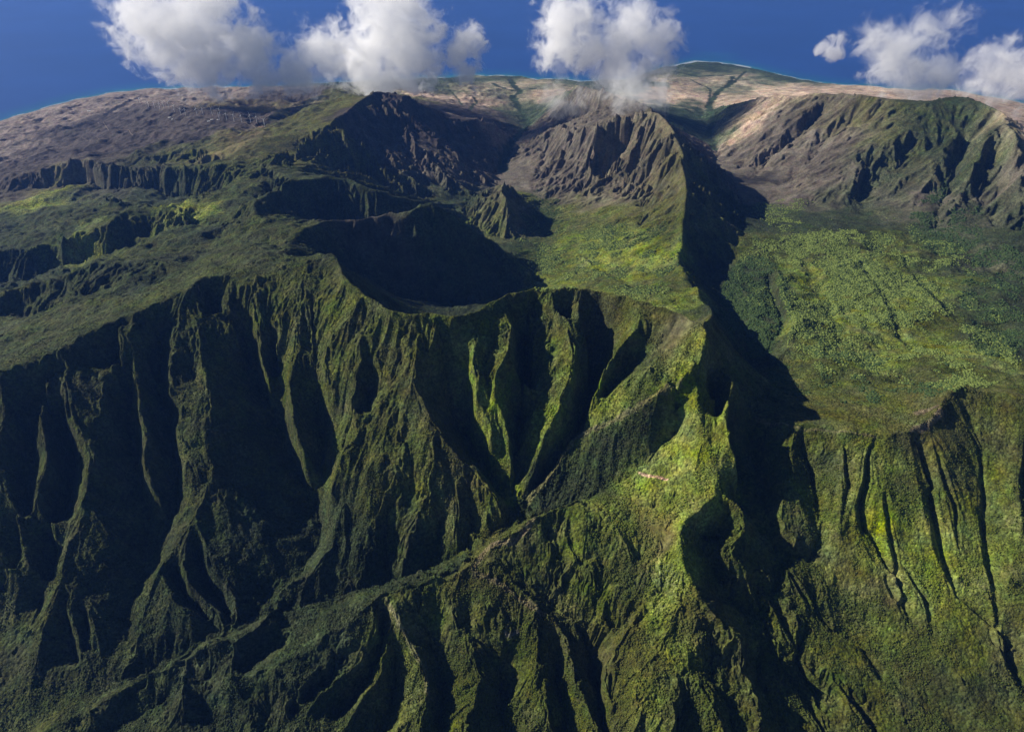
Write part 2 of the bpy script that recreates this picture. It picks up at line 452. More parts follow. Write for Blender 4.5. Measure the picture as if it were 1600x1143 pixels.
while levels[-1][0].shape[1] > 60:
    a, b = levels[-1]
    nr, nc = (a.shape[0] - 1) // 2 + 1, (a.shape[1] - 1) // 2 + 1
    A, B = np.zeros((nr, nc)), np.zeros((nr, nc))
    r, c = np.nonzero(b)
    np.add.at(A, ((r + 1) // 2, (c + 1) // 2), a[r, c]); np.add.at(B, ((r + 1) // 2, (c + 1) // 2), b[r, c])
    levels.append((A, B))
H = None
for i, (a, b) in enumerate(levels[::-1]):
    m = b > 0
    v = np.where(m, a / np.maximum(b, 1e-9), 0)
    H = np.full(a.shape, v[m].mean()) if H is None else up2(H, a.shape)
    H = np.where(m, v, H)
    H = relax(H, m, v, 300 if i < 2 else (120 if a.size < 3e5 else 36), 1.85 if i < 3 else 1.6)
H = H.astype(F32)
X = (np.exp(LR)[:, None] * np.sin(TH)[None, :]).astype(F32)
Y = (np.exp(LR)[:, None] * np.cos(TH)[None, :]).astype(F32)
RR = np.exp(LR).astype(F32)[:, None] * np.ones((1, NC), F32)
def blur(h, n):
    for _ in range(n):
        p = np.pad(h, 1, 'edge')
        h = (p[:-2, 1:-1] + p[2:, 1:-1] + 2 * h) * .25
        p = np.pad(h, 1, 'edge')
        h = (p[1:-1, :-2] + p[1:-1, 2:] + 2 * h) * .25
    return h
def grad(h):
    gw, gt = np.gradient(h, DT)
    gr, ga = gw / RR, gt / RR
    s, c = X / RR, Y / RR
    return (gr * s + ga * c).astype(F32), (gr * c - ga * s).astype(F32)     # d/dx, d/dy
def hash2(ix, iy, k):
    n = (ix * 374761393 + iy * 668265263 + k * 974634777).astype(np.int64) & 0xffffffff
    n = ((n ^ (n >> 13)) * 1274126177) & 0xffffffff
    return (((n ^ (n >> 16)) & 0xffff).astype(F32)) / F32(65535)
def table(k):
    return np.random.RandomState(k).rand(256, 256).astype(F32)
def vnoise(x, y, k):
    T = table(k)
    ix, iy = np.floor(x).astype(np.int32), np.floor(y).astype(np.int32)
    fx, fy = (x - ix).astype(F32), (y - iy).astype(F32)
    fx, fy = fx * fx * (3 - 2 * fx), fy * fy * (3 - 2 * fy)
    a, b = T[ix & 255, iy & 255], T[(ix + 1) & 255, iy & 255]
    c, d = T[ix & 255, (iy + 1) & 255], T[(ix + 1) & 255, (iy + 1) & 255]
    return (a + (b - a) * fx) * (1 - fy) + (c + (d - c) * fx) * fy
def fbm(s, k, o=4):
    v, a, n = 0, 1.0, 0
    for i in range(o):
        v = v + a * vnoise(X / s * 2**i + 37.1 * i, Y / s * 2**i + 11.7 * i, k + i); n += a; a *= .5
    return v / n                                                     # 0..1
def sstep(a, b, x):
    t = np.clip((x - a) / (b - a), 0, 1)
    return t * t * (3 - 2 * t)
def gullies(h, cell, k, m=1.0):
    """branching flutes that run down the slope: blended stripes across the fall line"""
    gx, gy = grad(h)
    gx, gy = blur(gx, max(3, int(cell / 60))), blur(gy, max(3, int(cell / 60)))
    g = np.sqrt(gx * gx + gy * gy) + 1e-4
    dx, dy = -gy / g, gx / g
    T1, T2 = table(k), table(k + 50)
    px, py = X / F32(cell), Y / F32(cell)
    ix, iy = np.floor(px).astype(np.int32), np.floor(py).astype(np.int32)
    fx, fy = px - ix, py - iy
    num = np.zeros_like(h); den = np.zeros_like(h)
    for i in (-1, 0, 1, 2):
        for j in (-1, 0, 1, 2):
            a, b = (ix + i) & 255, (iy + j) & 255
            ox = fx - i - (T1[a, b] * .6 - .3 - .0); oy = fy - j - (T2[a, b] * .6 - .3)
            w = np.exp(-2.2 * (ox * ox + oy * oy))
            num += w * np.cos((ox * dx + oy * dy) * F32(6.2832 * m) + T2[b, a] * 1.5); den += w
    c = np.clip(num / den * 1.15, -1, 1)
    return 1 - 2 * np.sqrt(.5 - .5 * c + .004), g
H = blur(H, 2)
def hsample(F, x, y):
    c = (np.arctan2(x, y) - TH0) / DT; r = (np.log(np.hypot(x, y)) - LR[0]) / DT
    c = np.clip(c, 0, NC - 1.001); r = np.clip(r, 0, NR - 1.001)
    i, j = np.floor(r).astype(int), np.floor(c).astype(int); u, v = r - i, c - j
    return (F[i, j] * (1-u) * (1-v) + F[i+1, j] * u * (1-v) + F[i, j+1] * (1-u) * v + F[i+1, j+1] * u * v)
def hit(px, py):
    """where a sight line meets the land"""
    x, y, _ = at(px, py, 0)
    t = np.linspace(.12, 1.0, 2500)
    xx, yy, zz = x * t, y * t, CAM_H * (1 - t)
    hh = hsample(H, xx, yy)
    ok = (np.hypot(xx, yy) > R0 * 1.01)
    b = np.nonzero(ok & (hh > zz))[0]
    i = b[0] if len(b) else 2499
    return float(xx[i]), float(yy[i]), float(hh[i])


def upq(M, q=6):
    ri = np.minimum(np.arange(NR) / q, M.shape[0] - 1.001); ci = np.minimum(np.arange(NC) / q, M.shape[1] - 1.001)
    i, u = ri.astype(int), (ri % 1).astype(F32)[:, None]; j, v = ci.astype(int), (ci % 1).astype(F32)[None, :]
    return (M[i][:, j] * (1-u) * (1-v) + M[i+1][:, j] * u * (1-v) + M[i][:, j+1] * (1-u) * v + M[i+1][:, j+1] * u * v)
def survey(text, sig=.05):
    """a value known at sighted spots, spread over the map"""
    q = 6
    A, B = TH[::q].astype(F32)[None, :], LR[::q].astype(F32)[:, None]
    acc = np.zeros((B.shape[0], A.shape[1]), F32); ws = acc.copy()
    for L in text.strip().splitlines():
        val, rest = L.split(' ', 1)
        for w in rest.split():
            x, y, z = hit(*map(float, w.split(',')))
            d2 = (A - math.atan2(x, y)) ** 2 + (B - math.log(math.hypot(x, y))) ** 2
            w_ = np.exp(-np.minimum(d2 / (2 * sig * sig), 60)) + 1e-9 / (d2 + 1e-3) ** 2
            acc += w_ * float(val); ws += w_
    return upq(acc / ws)
RUGGED = survey("""
.22 1240,760 1300,760 1400,780 1500,780 1580,720 1250,880 1320,900 1420,950 1520,900 1590,950 1350,1050 1450,1050 1560,1080 1280,980 1300,700 1420,720
.35 1050,700 1000,760 1060,780 980,800 1060,900 1080,740 1020,850 1070,540 1050,570
.55 900,860 940,920 1000,900 800,900 760,950 850,880 1020,1000 980,1060
.6 1230,1000 1260,1080 1340,1100 1220,940
.6 1200,930 1160,900 1100,880 1060,1050 900,1000 700,960
.45 1300,500 1400,450 1400,560 1500,500 1250,560 1300,620 1200,480 1560,560 1450,620 1250,420
.42 100,700 200,750 300,800 400,800 450,700 150,900 100,640 60,700 550,900 30,800 250,700 380,650 450,850 300,950 180,980
.6 100,560 200,560 60,620
.85 400,500 560,520 500,520 350,480
.6 640,760 720,800 600,640 560,800
.5 700,560 850,560 950,560 800,600 780,680 880,620 900,700
.55 640,640 650,700 590,720
1.05 900,250 960,230 1040,260 650,220 720,240 620,180 870,200
.75 1200,220 1280,220 1350,230 1250,180 1400,200 1300,280
.8 1450,230 1520,260 1550,200
.8 950,380 1000,430 900,360 1050,360
.7 700,150 800,140 1150,150 1100,130 850,145
1. 200,350 300,300 400,390 100,420 60,500 200,450
""")
PLATEAU = survey("""
1 200,370 300,350 380,390 100,430 60,520 200,450 300,410 380,340 300,280 400,300 60,350 130,310 440,380 350,260
.9 620,912 560,905 680,880 500,935 640,930 740,860
1.2 60,240 150,220 250,200 150,180 350,210 420,200 350,160
.8 1300,500 1400,500 1500,520 1250,560 1200,440 1450,450 1350,600
0 60,640 200,560 330,500 450,450 600,400 560,320 480,330 500,230 560,200 700,250 900,250 950,400 1050,300 1300,250 1500,250 1200,600 1400,640 1000,600 800,600
""")
warpx, warpy = (fbm(420, 11, 3) - .5), (fbm(420, 21, 3) - .5)
H0 = H.copy()
land = sstep(0, 60, H0)
dsea = sstep(20, 160, H0)
for cell, amp, k, m in ((330, .06, 1, 1.8), (165, .085, 2, 3.2), (82, .065, 3, 3.2), (42, .055, 4, 3.)):
    r, g = gullies(H, cell * m, k, m)
    steep = sstep(.10, .75, g) * (1 + 1.1 * sstep(5200, 7500, RR))
    fade = np.clip(cell / (RR * DT) / 5.0 - .6, 0, 1)                # no finer than the sheet can carry
    H = H + r * steep * cell * F32(amp) * dsea * fade * RUGGED * (.6 + .8 * fbm(900, 60 + k, 2)) * (2.2 if cell < 100 else 1.7)
crest = np.zeros_like(H)
RL = RIDGES.strip().splitlines()
for L in RL[:4] + RL[4:6] + [l for l in RL if '1249,667,1000 1279' in l]:
    P_ = parse(L)
    A_ = np.array(sample(P_))
    th_ = np.arctan2(A_[:, 0], A_[:, 1]); lr_ = np.log(np.hypot(A_[:, 0], A_[:, 1]))
    c_ = np.clip(np.rint((th_ - TH0) / DT).astype(int), 0, NC - 1); r_ = np.clip(np.rint((lr_ - LR[0]) / DT).astype(int), 0, NR - 1)
    crest[r_, c_] = 1
for _ in range(3):
    T_ = np.pad(crest, 1)
    crest = np.maximum.reduce([T_[1:-1, 1:-1], T_[:-2, 1:-1], T_[2:, 1:-1], T_[1:-1, :-2], T_[1:-1, 2:]])
crest = np.clip(blur(crest.astype(F32), 14) * 1.6, 0, .92)
H = H * (1 - crest) + H0 * crest
H = H + (fbm(900, 31, 6) - .5) * 60 * land + (fbm(130, 41, 4) - .5) * 14 * land * sstep(30, 200, H0)
rid = 1 - np.abs(2 * fbm(620, 151, 5) - 1) * 3
H = H + np.clip(rid, -1, 1) * 44 * PLATEAU * land
rid = 1 - np.abs(2 * fbm(210, 161, 4) - 1) * 3
H = H + np.clip(rid, -1, 1) * 15 * PLATEAU * land
GX, GY = grad(blur(H, 2))
SL = np.sqrt(GX * GX + GY * GY)

# ------------------------------------------------------------------ tree canopy relief
def cells(s, k, jit=.8):
    """rounded crowns: distance to the nearest of one jittered tree per square"""
    T1, T2, T3 = table(k), table(k + 1), table(k + 2)
    px, py = X / F32(s), Y / F32(s)
    ix, iy = np.floor(px).astype(np.int32), np.floor(py).astype(np.int32)
    fx, fy = px - ix, py - iy
    best = np.full(X.shape, 9, F32)
    for i in (-1, 0, 1):
        for j in (-1, 0, 1):
            a, b = (ix + i) & 255, (iy + j) & 255
            ox = fx - i - .5 - (T1[a, b] - .5) * jit; oy = fy - j - .5 - (T2[a, b] - .5) * jit
            best = np.minimum(best, (ox * ox + oy * oy) / (.35 + T3[a, b]))
    return np.sqrt(np.clip(1 - best * 1.3, 0, 1))

# ------------------------------------------------------------------ what grows or lies where, surveyed spot by spot
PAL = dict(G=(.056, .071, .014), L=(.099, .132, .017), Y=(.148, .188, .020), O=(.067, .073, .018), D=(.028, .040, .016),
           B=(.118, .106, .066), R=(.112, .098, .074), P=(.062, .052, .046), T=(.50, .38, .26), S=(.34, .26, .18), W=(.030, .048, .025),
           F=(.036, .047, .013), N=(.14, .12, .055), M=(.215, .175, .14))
GROUND = """
F 100,560 220,500 350,450 460,400 420,380 60,600 260,400 380,340 460,300 330,300 500,400 330,420
F 60,470 160,460 30,550 120,510 220,370 180,400 250,350 60,340 120,340 350,270 400,280 420,350
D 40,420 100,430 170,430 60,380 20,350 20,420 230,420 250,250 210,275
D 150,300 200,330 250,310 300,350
Y 60,303 105,300
Y 290,330 250,335 170,350
P 30,290 120,275 200,280 60,230 130,230 200,210 120,200 250,215 260,190 180,210 20,260 220,235 60,250 300,200 160,190
M 20,215 40,230 70,190 130,170 180,160 220,155 100,180 40,200 280,155 350,150 20,235
M 260,158 300,158 340,153
P 310,172 380,155 430,150 280,195 330,195 240,175 300,186 350,186 270,180 220,185 260,200 390,188 360,178
N 390,170 370,165 410,165
N 345,232 370,228 330,225
O 430,205 450,190 420,220 480,175 510,165 540,160 400,230 360,250 300,250 460,210 570,150
G 300,250 250,245 360,270
R 100,275 60,285 180,280 240,285
P 600,155 640,165 690,180 560,190 620,200 700,210 720,230 660,240 580,220
R 640,230 700,260 740,270 600,260 660,280
O 560,250 620,290 540,230 500,230
D 720,300 750,320 690,305
S 700,150 740,150 780,150 760,165 840,150 870,140 820,150 720,135 850,165
T 790,135 770,128 740,160 850,132
W 640,130 680,128 700,135 720,126 810,145 812,160 815,180 880,128 940,128 760,122 900,126 980,128
P 720,170 760,180 700,180 770,195
S 770,200 790,210 755,190
R 830,230 800,250 860,220 900,210 830,280 870,260 920,230 900,280 850,250 960,180 900,170 940,160 980,200 880,300
B 990,220 1020,210 1040,240 960,280 1010,270 940,310 1000,300 1040,300
O 1050,260 1060,300 1000,330 1030,340
G 900,340 950,340 1000,370 1040,370 870,340 840,320 860,360 900,420 960,430 1040,440 1000,450
L 900,380 950,395 860,400 930,400 1070,460 1000,420 880,440
Y 955,395 975,393
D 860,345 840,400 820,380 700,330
B 770,310 780,295 790,320
G 750,350 770,360
P 600,340 560,360 620,360
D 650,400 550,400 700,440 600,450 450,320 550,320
O 1090,520 1060,500 1000,490 940,475
G 560,500 600,520 640,540 520,480 400,470 450,480 360,460
G 610,620 600,700 650,760 560,760 680,820 720,850 600,850
O 620,560 640,600 590,750 700,750
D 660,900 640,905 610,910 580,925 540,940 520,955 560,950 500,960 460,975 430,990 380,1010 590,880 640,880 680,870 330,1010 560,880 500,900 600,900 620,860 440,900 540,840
G 780,500 850,520 900,490 950,520 800,600 860,620
L 880,600 860,660 780,560 960,560 930,640 790,680
L 960,640 1000,600 1050,600 1080,560 900,700 1040,680
B 1060,550 1045,545
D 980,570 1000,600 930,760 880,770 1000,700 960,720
Y 1060,790 1100,740 1040,740 1000,770 980,780 1070,740 1080,890 1060,900 1070,920
L 1060,650 1070,700 1020,780 1000,830 950,830 930,820 900,830 1090,780 1040,940
N 1010,815 1005,825
G 850,860 900,870 850,890 940,900 980,900 880,920 920,940
O 760,870 740,880 720,900 800,940 860,980 900,990 700,920
G 700,960 740,960 770,980 690,1000 780,950
L 740,940 720,960 680,940
G 797,992 805,985 790,1010 820,1000
G 660,1000 630,960 700,1050 640,1080 600,980
O 1000,1050 1040,1030 950,1040 990,1000 1080,980 1130,960 1150,980 1000,1090
L 1010,1080 1060,1020
G 1160,1040 1130,1060 1100,1120 870,1060 940,1100 1160,880 1190,890 1120,890
G 1220,730 1300,760 1400,760 1480,760 1560,700 1500,700 1240,850 1300,950 1250,950 1350,1050
G 1300,1000 1420,1020 1560,1020 1500,1090 1400,1110
L 1480,980 1320,720 1280,800 1380,760 1400,860 1440,900 1350,900 1460,800 1330,830 1500,940 1380,1000 1560,820
Y 1340,810 1440,860 1480,900 1560,900 1400,880
G 1500,1000 1560,960 1450,1050 1580,1060 1540,1100 1350,950 1290,870
G 1580,780 1590,880 1420,1100 1300,1100 1200,950 1220,1010
N 1310,870 1390,900 1540,990
O 1440,640 1460,690 1480,660 1500,640 1430,690
G 1400,650 1350,660
O 1300,660 1380,660 1250,650 1560,640 1500,640
G 1200,640 1300,600 1400,600 1240,570 1300,540 1450,570
L 1250,500 1320,480 1400,450 1350,420 1280,440 1450,480 1500,560 1420,530 1480,450 1360,560
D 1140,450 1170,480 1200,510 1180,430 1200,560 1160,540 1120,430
D 1560,400 1560,480 1590,540 1540,440 1480,400
G 1500,500 1550,600 1180,400 1220,400
D 1200,340 1250,370 1330,360 1420,350 1500,340 1540,350 1490,290 1480,260
G 1300,380 1380,380 1440,390
R 1200,300 1260,290 1180,280 1150,240 1200,220 1240,210 1300,230 1260,260 1300,300 1420,320 1400,290 1560,310 1390,330 1580,260 1540,410 1470,340
B 1330,180 1380,190 1360,230 1440,240 1280,180 1420,260
S 1180,170 1140,190 1220,165 1160,210
D 1350,280 1340,330 1420,200 1460,200 1500,180 1540,200 1380,260 1440,220 1560,230 1490,165
O 1400,170 1460,180 1400,210
T 1150,140 1100,150 1180,150 1250,135 1220,140 1330,140 1130,120 1160,125 1200,130
S 1070,120 1080,135 1120,150 1400,150 1290,137
W 1100,105 1150,108 1200,120 1230,128 1070,110 1110,115 1130,170 1115,185 1140,140 1120,210 1110,200
S 1570,170 1590,190 1550,158 1520,150 1595,205
"""
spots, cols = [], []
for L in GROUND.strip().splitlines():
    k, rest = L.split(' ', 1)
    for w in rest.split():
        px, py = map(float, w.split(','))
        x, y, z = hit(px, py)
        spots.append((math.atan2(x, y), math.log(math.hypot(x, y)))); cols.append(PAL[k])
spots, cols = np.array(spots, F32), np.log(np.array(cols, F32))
# blend on a coarse map, its borders frayed by noise
q = 6
thq, lrq = TH[::q].astype(F32), LR[::q].astype(F32)
wx = (fbm(600, 71, 5) - .5)[::q, ::q]; wy = (fbm(600, 81, 5) - .5)[::q, ::q]
n2, n3 = (fbm(160, 91, 4) - .5)[::q, ::q], (fbm(160, 95, 4) - .5)[::q, ::q]
A = thq[None, :] + wx * .10 + n2 * .05; B = lrq[:, None] + wy * .12 + n3 * .05
acc = np.zeros(A.shape + (3,), F32); ws = np.zeros(A.shape, F32)
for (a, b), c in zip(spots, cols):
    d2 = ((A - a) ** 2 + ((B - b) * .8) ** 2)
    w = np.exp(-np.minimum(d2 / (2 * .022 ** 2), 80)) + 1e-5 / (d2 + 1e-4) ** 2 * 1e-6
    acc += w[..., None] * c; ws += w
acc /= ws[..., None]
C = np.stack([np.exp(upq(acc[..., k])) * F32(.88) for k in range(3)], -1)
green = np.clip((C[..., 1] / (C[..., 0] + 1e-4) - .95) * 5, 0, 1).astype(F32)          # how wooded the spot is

for s, amp, k in ((13, 6.5, 101), (26, 6.5, 111), (60, 6.0, 121)):
    fade = np.clip(s / (RR * DT) / 2.2 - .7, 0, 1)
    H = H + cells(s, k) * amp * fade * green * dsea * (.35 + .9 * fbm(240, 130 + k, 2))
def stroke(line, wid, col, k=1.0, z=None):
    """ground of another colour along a line: a stream's trees, a landslip, a worn crest"""
    pts = [hit(*map(float, w.split(',')[:2])) for w in line.split()]
    for a, b in zip(pts[:-1], pts[1:]):
        L = math.dist(a[:2], b[:2])
        for i in range(max(1, int(L / (wid * .5)))):
            t = i * wid * .5 / max(L, 1e-6)
            x, y = a[0] + (b[0]-a[0])*t, a[1] + (b[1]-a[1])*t
            x += rng.uniform(-.3, .3) * wid; y += rng.uniform(-.3, .3) * wid
            w = wid * rng.uniform(.6, 1.4)
            c0 = (math.atan2(x, y) - TH0) / DT; r0 = (math.log(math.hypot(x, y)) - LR[0]) / DT
            n = int(w * 2 / (math.hypot(x, y) * DT)) + 2
            i0, i1, j0, j1 = max(0, int(r0) - n), int(r0) + n, max(0, int(c0) - n), int(c0) + n
            d = np.hypot(X[i0:i1, j0:j1] - x, Y[i0:i1, j0:j1] - y) / w
            m_ = (k * (1 - sstep(.6, 1.1, d)))[..., None]
            C[i0:i1, j0:j1] = C[i0:i1, j0:j1] * (1 - m_) + np.array(col, F32) * F32(.8) * m_
for L, w, c, k in (("999,738 1008,742 1020,744 1032,746 1044,749", 7, (.40, .26, .15), 1), ("1003,741 1016,744", 8, (.38, .25, .15), 1),
                   ("797,125 803,134 812,143 802,152 810,168 826,196 800,226 786,257 783,270", 70, PAL['W'], .9),
                   ("770,130 800,142 840,138", 50, PAL['W'], .7), ("735,150 745,160 735,172", 30, PAL['W'], .6), ("700,140 712,150 722,165", 22, PAL['W'], .6),
                   ("1145,120 1140,132 1120,146 1108,165 1112,190 1107,215 1118,236", 65, PAL['W'], .9), ("1080,125 1110,140 1108,160", 30, PAL['W'], .6),
                   ("1165,112 1150,125 1142,133", 40, PAL['W'], .7), ("1055,112 1090,120 1130,118", 45, PAL['W'], .7),
                   ("1470,641 1462,655 1450,662 1438,668 1420,672", 16, (.19, .15, .085), .6), ("1430,646 1450,640 1468,632", 14, (.17, .14, .08), .6),
                   ("1180,652 1215,662 1250,669 1300,674 1370,684", 6, (.14, .13, .055), .5),
                   ("1066,592 1037,611 1003,631 952,661 901,682 878,712 858,746 834,771 817,794", 14, (.15, .15, .06), .7),
                   ("834,812 800,848 773,849 760,858 743,882 739,896 760,901 797,922 850,962", 13, (.17, .15, .07), .7),
                   ("601,933 615,955 630,985 647,1018 665,1052 668,1087", 9, (.15, .15, .06), .7),
                   ("790,988 797,994 805,986 812,990", 9, (.13, .125, .10), .6),
                   ("216,151 195,162 172,174 163,188", 45, (.035, .030, .030), .85), ("507,150 480,160 445,172 424,190", 60, (.030, .035, .022), .85),
                   ("110,262 160,240 210,226 260,218 300,212", 40, (.045, .040, .036), .7), ("20,262 70,240 130,222 190,205 240,200", 40, (.05, .042, .04), .7),
                   ("60,215 110,205 160,200", 30, (.06, .055, .04), .6), ("300,204 350,200 390,206", 30, (.04, .042, .03), .7), ("250,160 300,166 360,160 420,158", 26, (.05, .04, .038), .7),
                   ("610,922 640,912 675,897 705,885 735,868", 42, (.030, .044, .014), .75), ("500,958 540,940 580,928", 36, (.030, .044, .014), .7), ("620,900 660,885 700,868", 40, (.034, .05, .015), .7),
                   ("410,198 404,196 392,193", 14, (.30, .17, .10), .8)):
    stroke(L, w, c, k)
# bare steep rock shows through the green, ledges and tracks
GX, GY = grad(H)
SL = np.sqrt(GX * GX + GY * GY)

# ------------------------------------------------------------------ node helpers
def mat(name):
    m = bpy.data.materials.new(name); m.use_nodes = True
    for n in list(m.node_tree.nodes):
        m.node_tree.nodes.remove(n)
    return m, m.node_tree
def node(t, kind, **kw):
    n = t.nodes.new(kind)
    for k, v in kw.items():
        if k in n.inputs.keys():
            n.inputs[k].default_value = v
        else:
            setattr(n, k, v)
    return n
def noise(t, vec, scale, detail=4, rough=.55):
    n = node(t, 'ShaderNodeTexNoise', Scale=scale, Detail=detail, Roughness=rough)
    t.links.new(vec, n.inputs['Vector'])
    return n.outputs['Fac']
def maprange(t, v, a, b, c, d):
    n = node(t, 'ShaderNodeMapRange')
    t.links.new(v, n.inputs[0])
    for i, x in enumerate((a, b, c, d)):
        n.inputs[i + 1].default_value = x
    return n.outputs[0]
def mul(t, a, b, op='MULTIPLY'):
    n = node(t, 'ShaderNodeMath', operation=op)
    for i, x in enumerate((a, b)):
        if isinstance(x, (int, float)):
            n.inputs[i].default_value = x
        else:
            t.links.new(x, n.inputs[i])
    return n.outputs[0]
def vscale(t, c, f):
    n = node(t, 'ShaderNodeVectorMath', operation='SCALE')
    t.links.new(c, n.inputs[0]); t.links.new(f, n.inputs[3])
    return n.outputs[0]
def simple(name, col, rough=.6, metal=0, var=.12, scale=.3):
    m, t = mat(name)
    g = node(t, 'ShaderNodeNewGeometry')
    f = maprange(t, noise(t, g.outputs['Position'], scale), .3, .7, 1 - var, 1 + var)
    rgb = node(t, 'ShaderNodeRGB'); rgb.outputs[0].default_value = (*col, 1)
    p = node(t, 'ShaderNodeBsdfPrincipled', Roughness=rough, Metallic=metal)
    t.links.new(vscale(t, rgb.outputs[0], f), p.inputs['Base Color'])
    o = node(t, 'ShaderNodeOutputMaterial')
    t.links.new(p.outputs[0], o.inputs[0])
    return m
def link(name, me, m=None, parent=None, **props):
    o = bpy.data.objects.new(name, me)
    scene.collection.objects.link(o)
    if m is not None and me is not None:
        me.materials.append(m)
    o.parent = parent
    for k, v in props.items():
        o[k] = v
    return o
def grid_mesh(name, V, keep, colour=None, extra=None):
    nr, nc = V.shape[:2]
    f = keep[:-1, :-1] & keep[1:, :-1] & keep[:-1, 1:] & keep[1:, 1:]
    used = np.zeros((nr, nc), bool)
    for a, b in ((0, 0), (1, 0), (0, 1), (1, 1)):
        used[a:nr - 1 + a, b:nc - 1 + b] |= f
    idx = np.cumsum(used.ravel()).reshape(nr, nc) - 1
    r, c = np.nonzero(f)
    quads = np.stack([idx[r, c], idx[r, c + 1], idx[r + 1, c + 1], idx[r + 1, c]], 1).astype(np.int32)
    P = V[used]
    me = bpy.data.meshes.new(name)
    me.vertices.add(len(P)); me.vertices.foreach_set('co', P.astype(F32).ravel())
    me.loops.add(len(quads) * 4); me.loops.foreach_set('vertex_index', quads.ravel())
    me.polygons.add(len(quads))
    me.polygons.foreach_set('loop_start', np.arange(0, len(quads) * 4, 4, dtype=np.int32))
    me.polygons.foreach_set('use_smooth', np.ones(len(quads), bool))
    for nm, A in (extra or {}).items():
        at_ = me.attributes.new(nm, 'FLOAT', 'POINT'); at_.data.foreach_set('value', A[used].astype(F32).ravel())
    if colour is not None:
        ca = me.attributes.new('ground_colour', 'FLOAT_COLOR', 'POINT')
        q4 = np.ones((len(P), 4), F32); q4[:, :3] = colour[used]
        ca.data.foreach_set('color', q4.ravel())
    me.update(calc_edges=True)
    return me

# ------------------------------------------------------------------ the land
m_land, t = mat('island_ground')
g = node(t, 'ShaderNodeNewGeometry'); P = g.outputs['Position']
ca = node(t, 'ShaderNodeAttribute', attribute_name='ground_colour')
ga = node(t, 'ShaderNodeAttribute', attribute_name='wooded')
vor = node(t, 'ShaderNodeTexVoronoi', Scale=1 / 11); t.links.new(P, vor.inputs['Vector'])
vsep = node(t, 'ShaderNodeSeparateColor'); t.links.new(vor.outputs['Color'], vsep.inputs[0])
each = mul(t, mul(t, maprange(t, vsep.outputs[0], 0, 1, -.42, .55), ga.outputs['Fac']), 1.0, 'ADD')
speck = mul(t, maprange(t, noise(t, P, 1 / 22, 5, .7), .32, .68, .55, 1.45), each)
patch = maprange(t, noise(t, P, 1 / 140, 5, .6), .32, .68, .62, 1.42)
broad = maprange(t, noise(t, P, 1 / 700, 3, .5), .3, .7, .72, 1.32)
f = mul(t, mul(t, speck, patch), broad)
col = vscale(t, ca.outputs['Color'], f)
# yellow-green and brownish drifts in the vegetation
hue = node(t, 'ShaderNodeHueSaturation')
hue.inputs['Saturation'].default_value = 1.0
t.links.new(maprange(t, noise(t, P, 1 / 90, 4, .6), .3, .7, .455, .53), hue.inputs['Hue'])
t.links.new(maprange(t, noise(t, P, 1 / 210, 4, .6), .3, .7, .75, 1.15), hue.inputs['Saturation'])
t.links.new(col, hue.inputs['Color'])
# bare rock and soil on the steepest breaks
sep = node(t, 'ShaderNodeSeparateXYZ'); t.links.new(g.outputs['True Normal'], sep.inputs[0])
st = maprange(t, sep.outputs[2], .62, .40, 0, 1)
rk = mul(t, st, maprange(t, noise(t, P, 1 / 60, 5, .65), .54, .64, 0, .35))
mix = node(t, 'ShaderNodeMix', data_type='RGBA')
mix.inputs['B'].default_value = (.085, .075, .050, 1)
mix.inputs[7].default_value = (.085, .075, .050, 1)
t.links.new(rk, mix.inputs[0]); t.links.new(hue.outputs[0], mix.inputs[6])
bm0 = node(t, 'ShaderNodeBump', Strength=.55, Distance=16.0)
t.links.new(noise(t, P, 1 / 48, 6, .6), bm0.inputs['Height'])
bmp = node(t, 'ShaderNodeBump', Strength=.8, Distance=5.0)
t.links.new(bm0.outputs[0], bmp.inputs['Normal'])
crownb = mul(t, mul(t, vor.outputs['Distance'], -.9), ga.outputs['Fac'])
t.links.new(mul(t, crownb, noise(t, P, 1 / 9, 5, .65), 'ADD'), bmp.inputs['Height'])
p = node(t, 'ShaderNodeBsdfPrincipled', Roughness=.95)
p.inputs['Specular IOR Level'].default_value = .08
t.links.new(mix.outputs[2], p.inputs['Base Color']); t.links.new(bmp.outputs[0], p.inputs['Normal'])
o = node(t, 'ShaderNodeOutputMaterial'); t.links.new(p.outputs[0], o.inputs[0])

keep = (np.abs(X) < .75 * (.821 * Y + 2000) + 450) & (H > -120)
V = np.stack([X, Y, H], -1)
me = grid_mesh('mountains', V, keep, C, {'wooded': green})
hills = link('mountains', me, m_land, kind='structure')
print('land', len(me.vertices))

# ------------------------------------------------------------------ the sea
th = np.linspace(-math.radians(62), math.radians(62), 700)
rr = np.concatenate([np.linspace(9000, 26000, 620), np.geomspace(26060, 110000, 60)])
SX, SY = rr[:, None] * np.sin(th), rr[:, None] * np.cos(th)
inside = rr < R1 * .99
hs = np.full(SX.shape, -300.0)
hs[inside] = hsample(H0, SX[inside], SY[inside])
depth = np.clip(-hs, -30, 300)
me = grid_mesh('ocean', np.stack([SX, SY, np.zeros_like(SX)], -1).astype(F32), hs < 25, None, {'depth': depth})
m_sea, t = mat('sea_water')
g = node(t, 'ShaderNodeNewGeometry'); P = g.outputs['Position']
da = node(t, 'ShaderNodeAttribute', attribute_name='depth')
dn = mul(t, da.outputs['Fac'], mul(t, maprange(t, noise(t, P, 1 / 500, 4), .3, .7, -9, 9), 1.0), 'ADD')
ramp = node(t, 'ShaderNodeValToRGB')
t.links.new(maprange(t, dn, 0, 75, 0, 1), ramp.inputs[0])
cr = ramp.color_ramp
cr.elements[0].position = .0; cr.elements[0].color = (.024, .13, .17, 1)
cr.elements[1].position = 1; cr.elements[1].color = (.013, .053, .205, 1)
e = cr.elements.new(.25); e.color = (.012, .078, .20, 1)
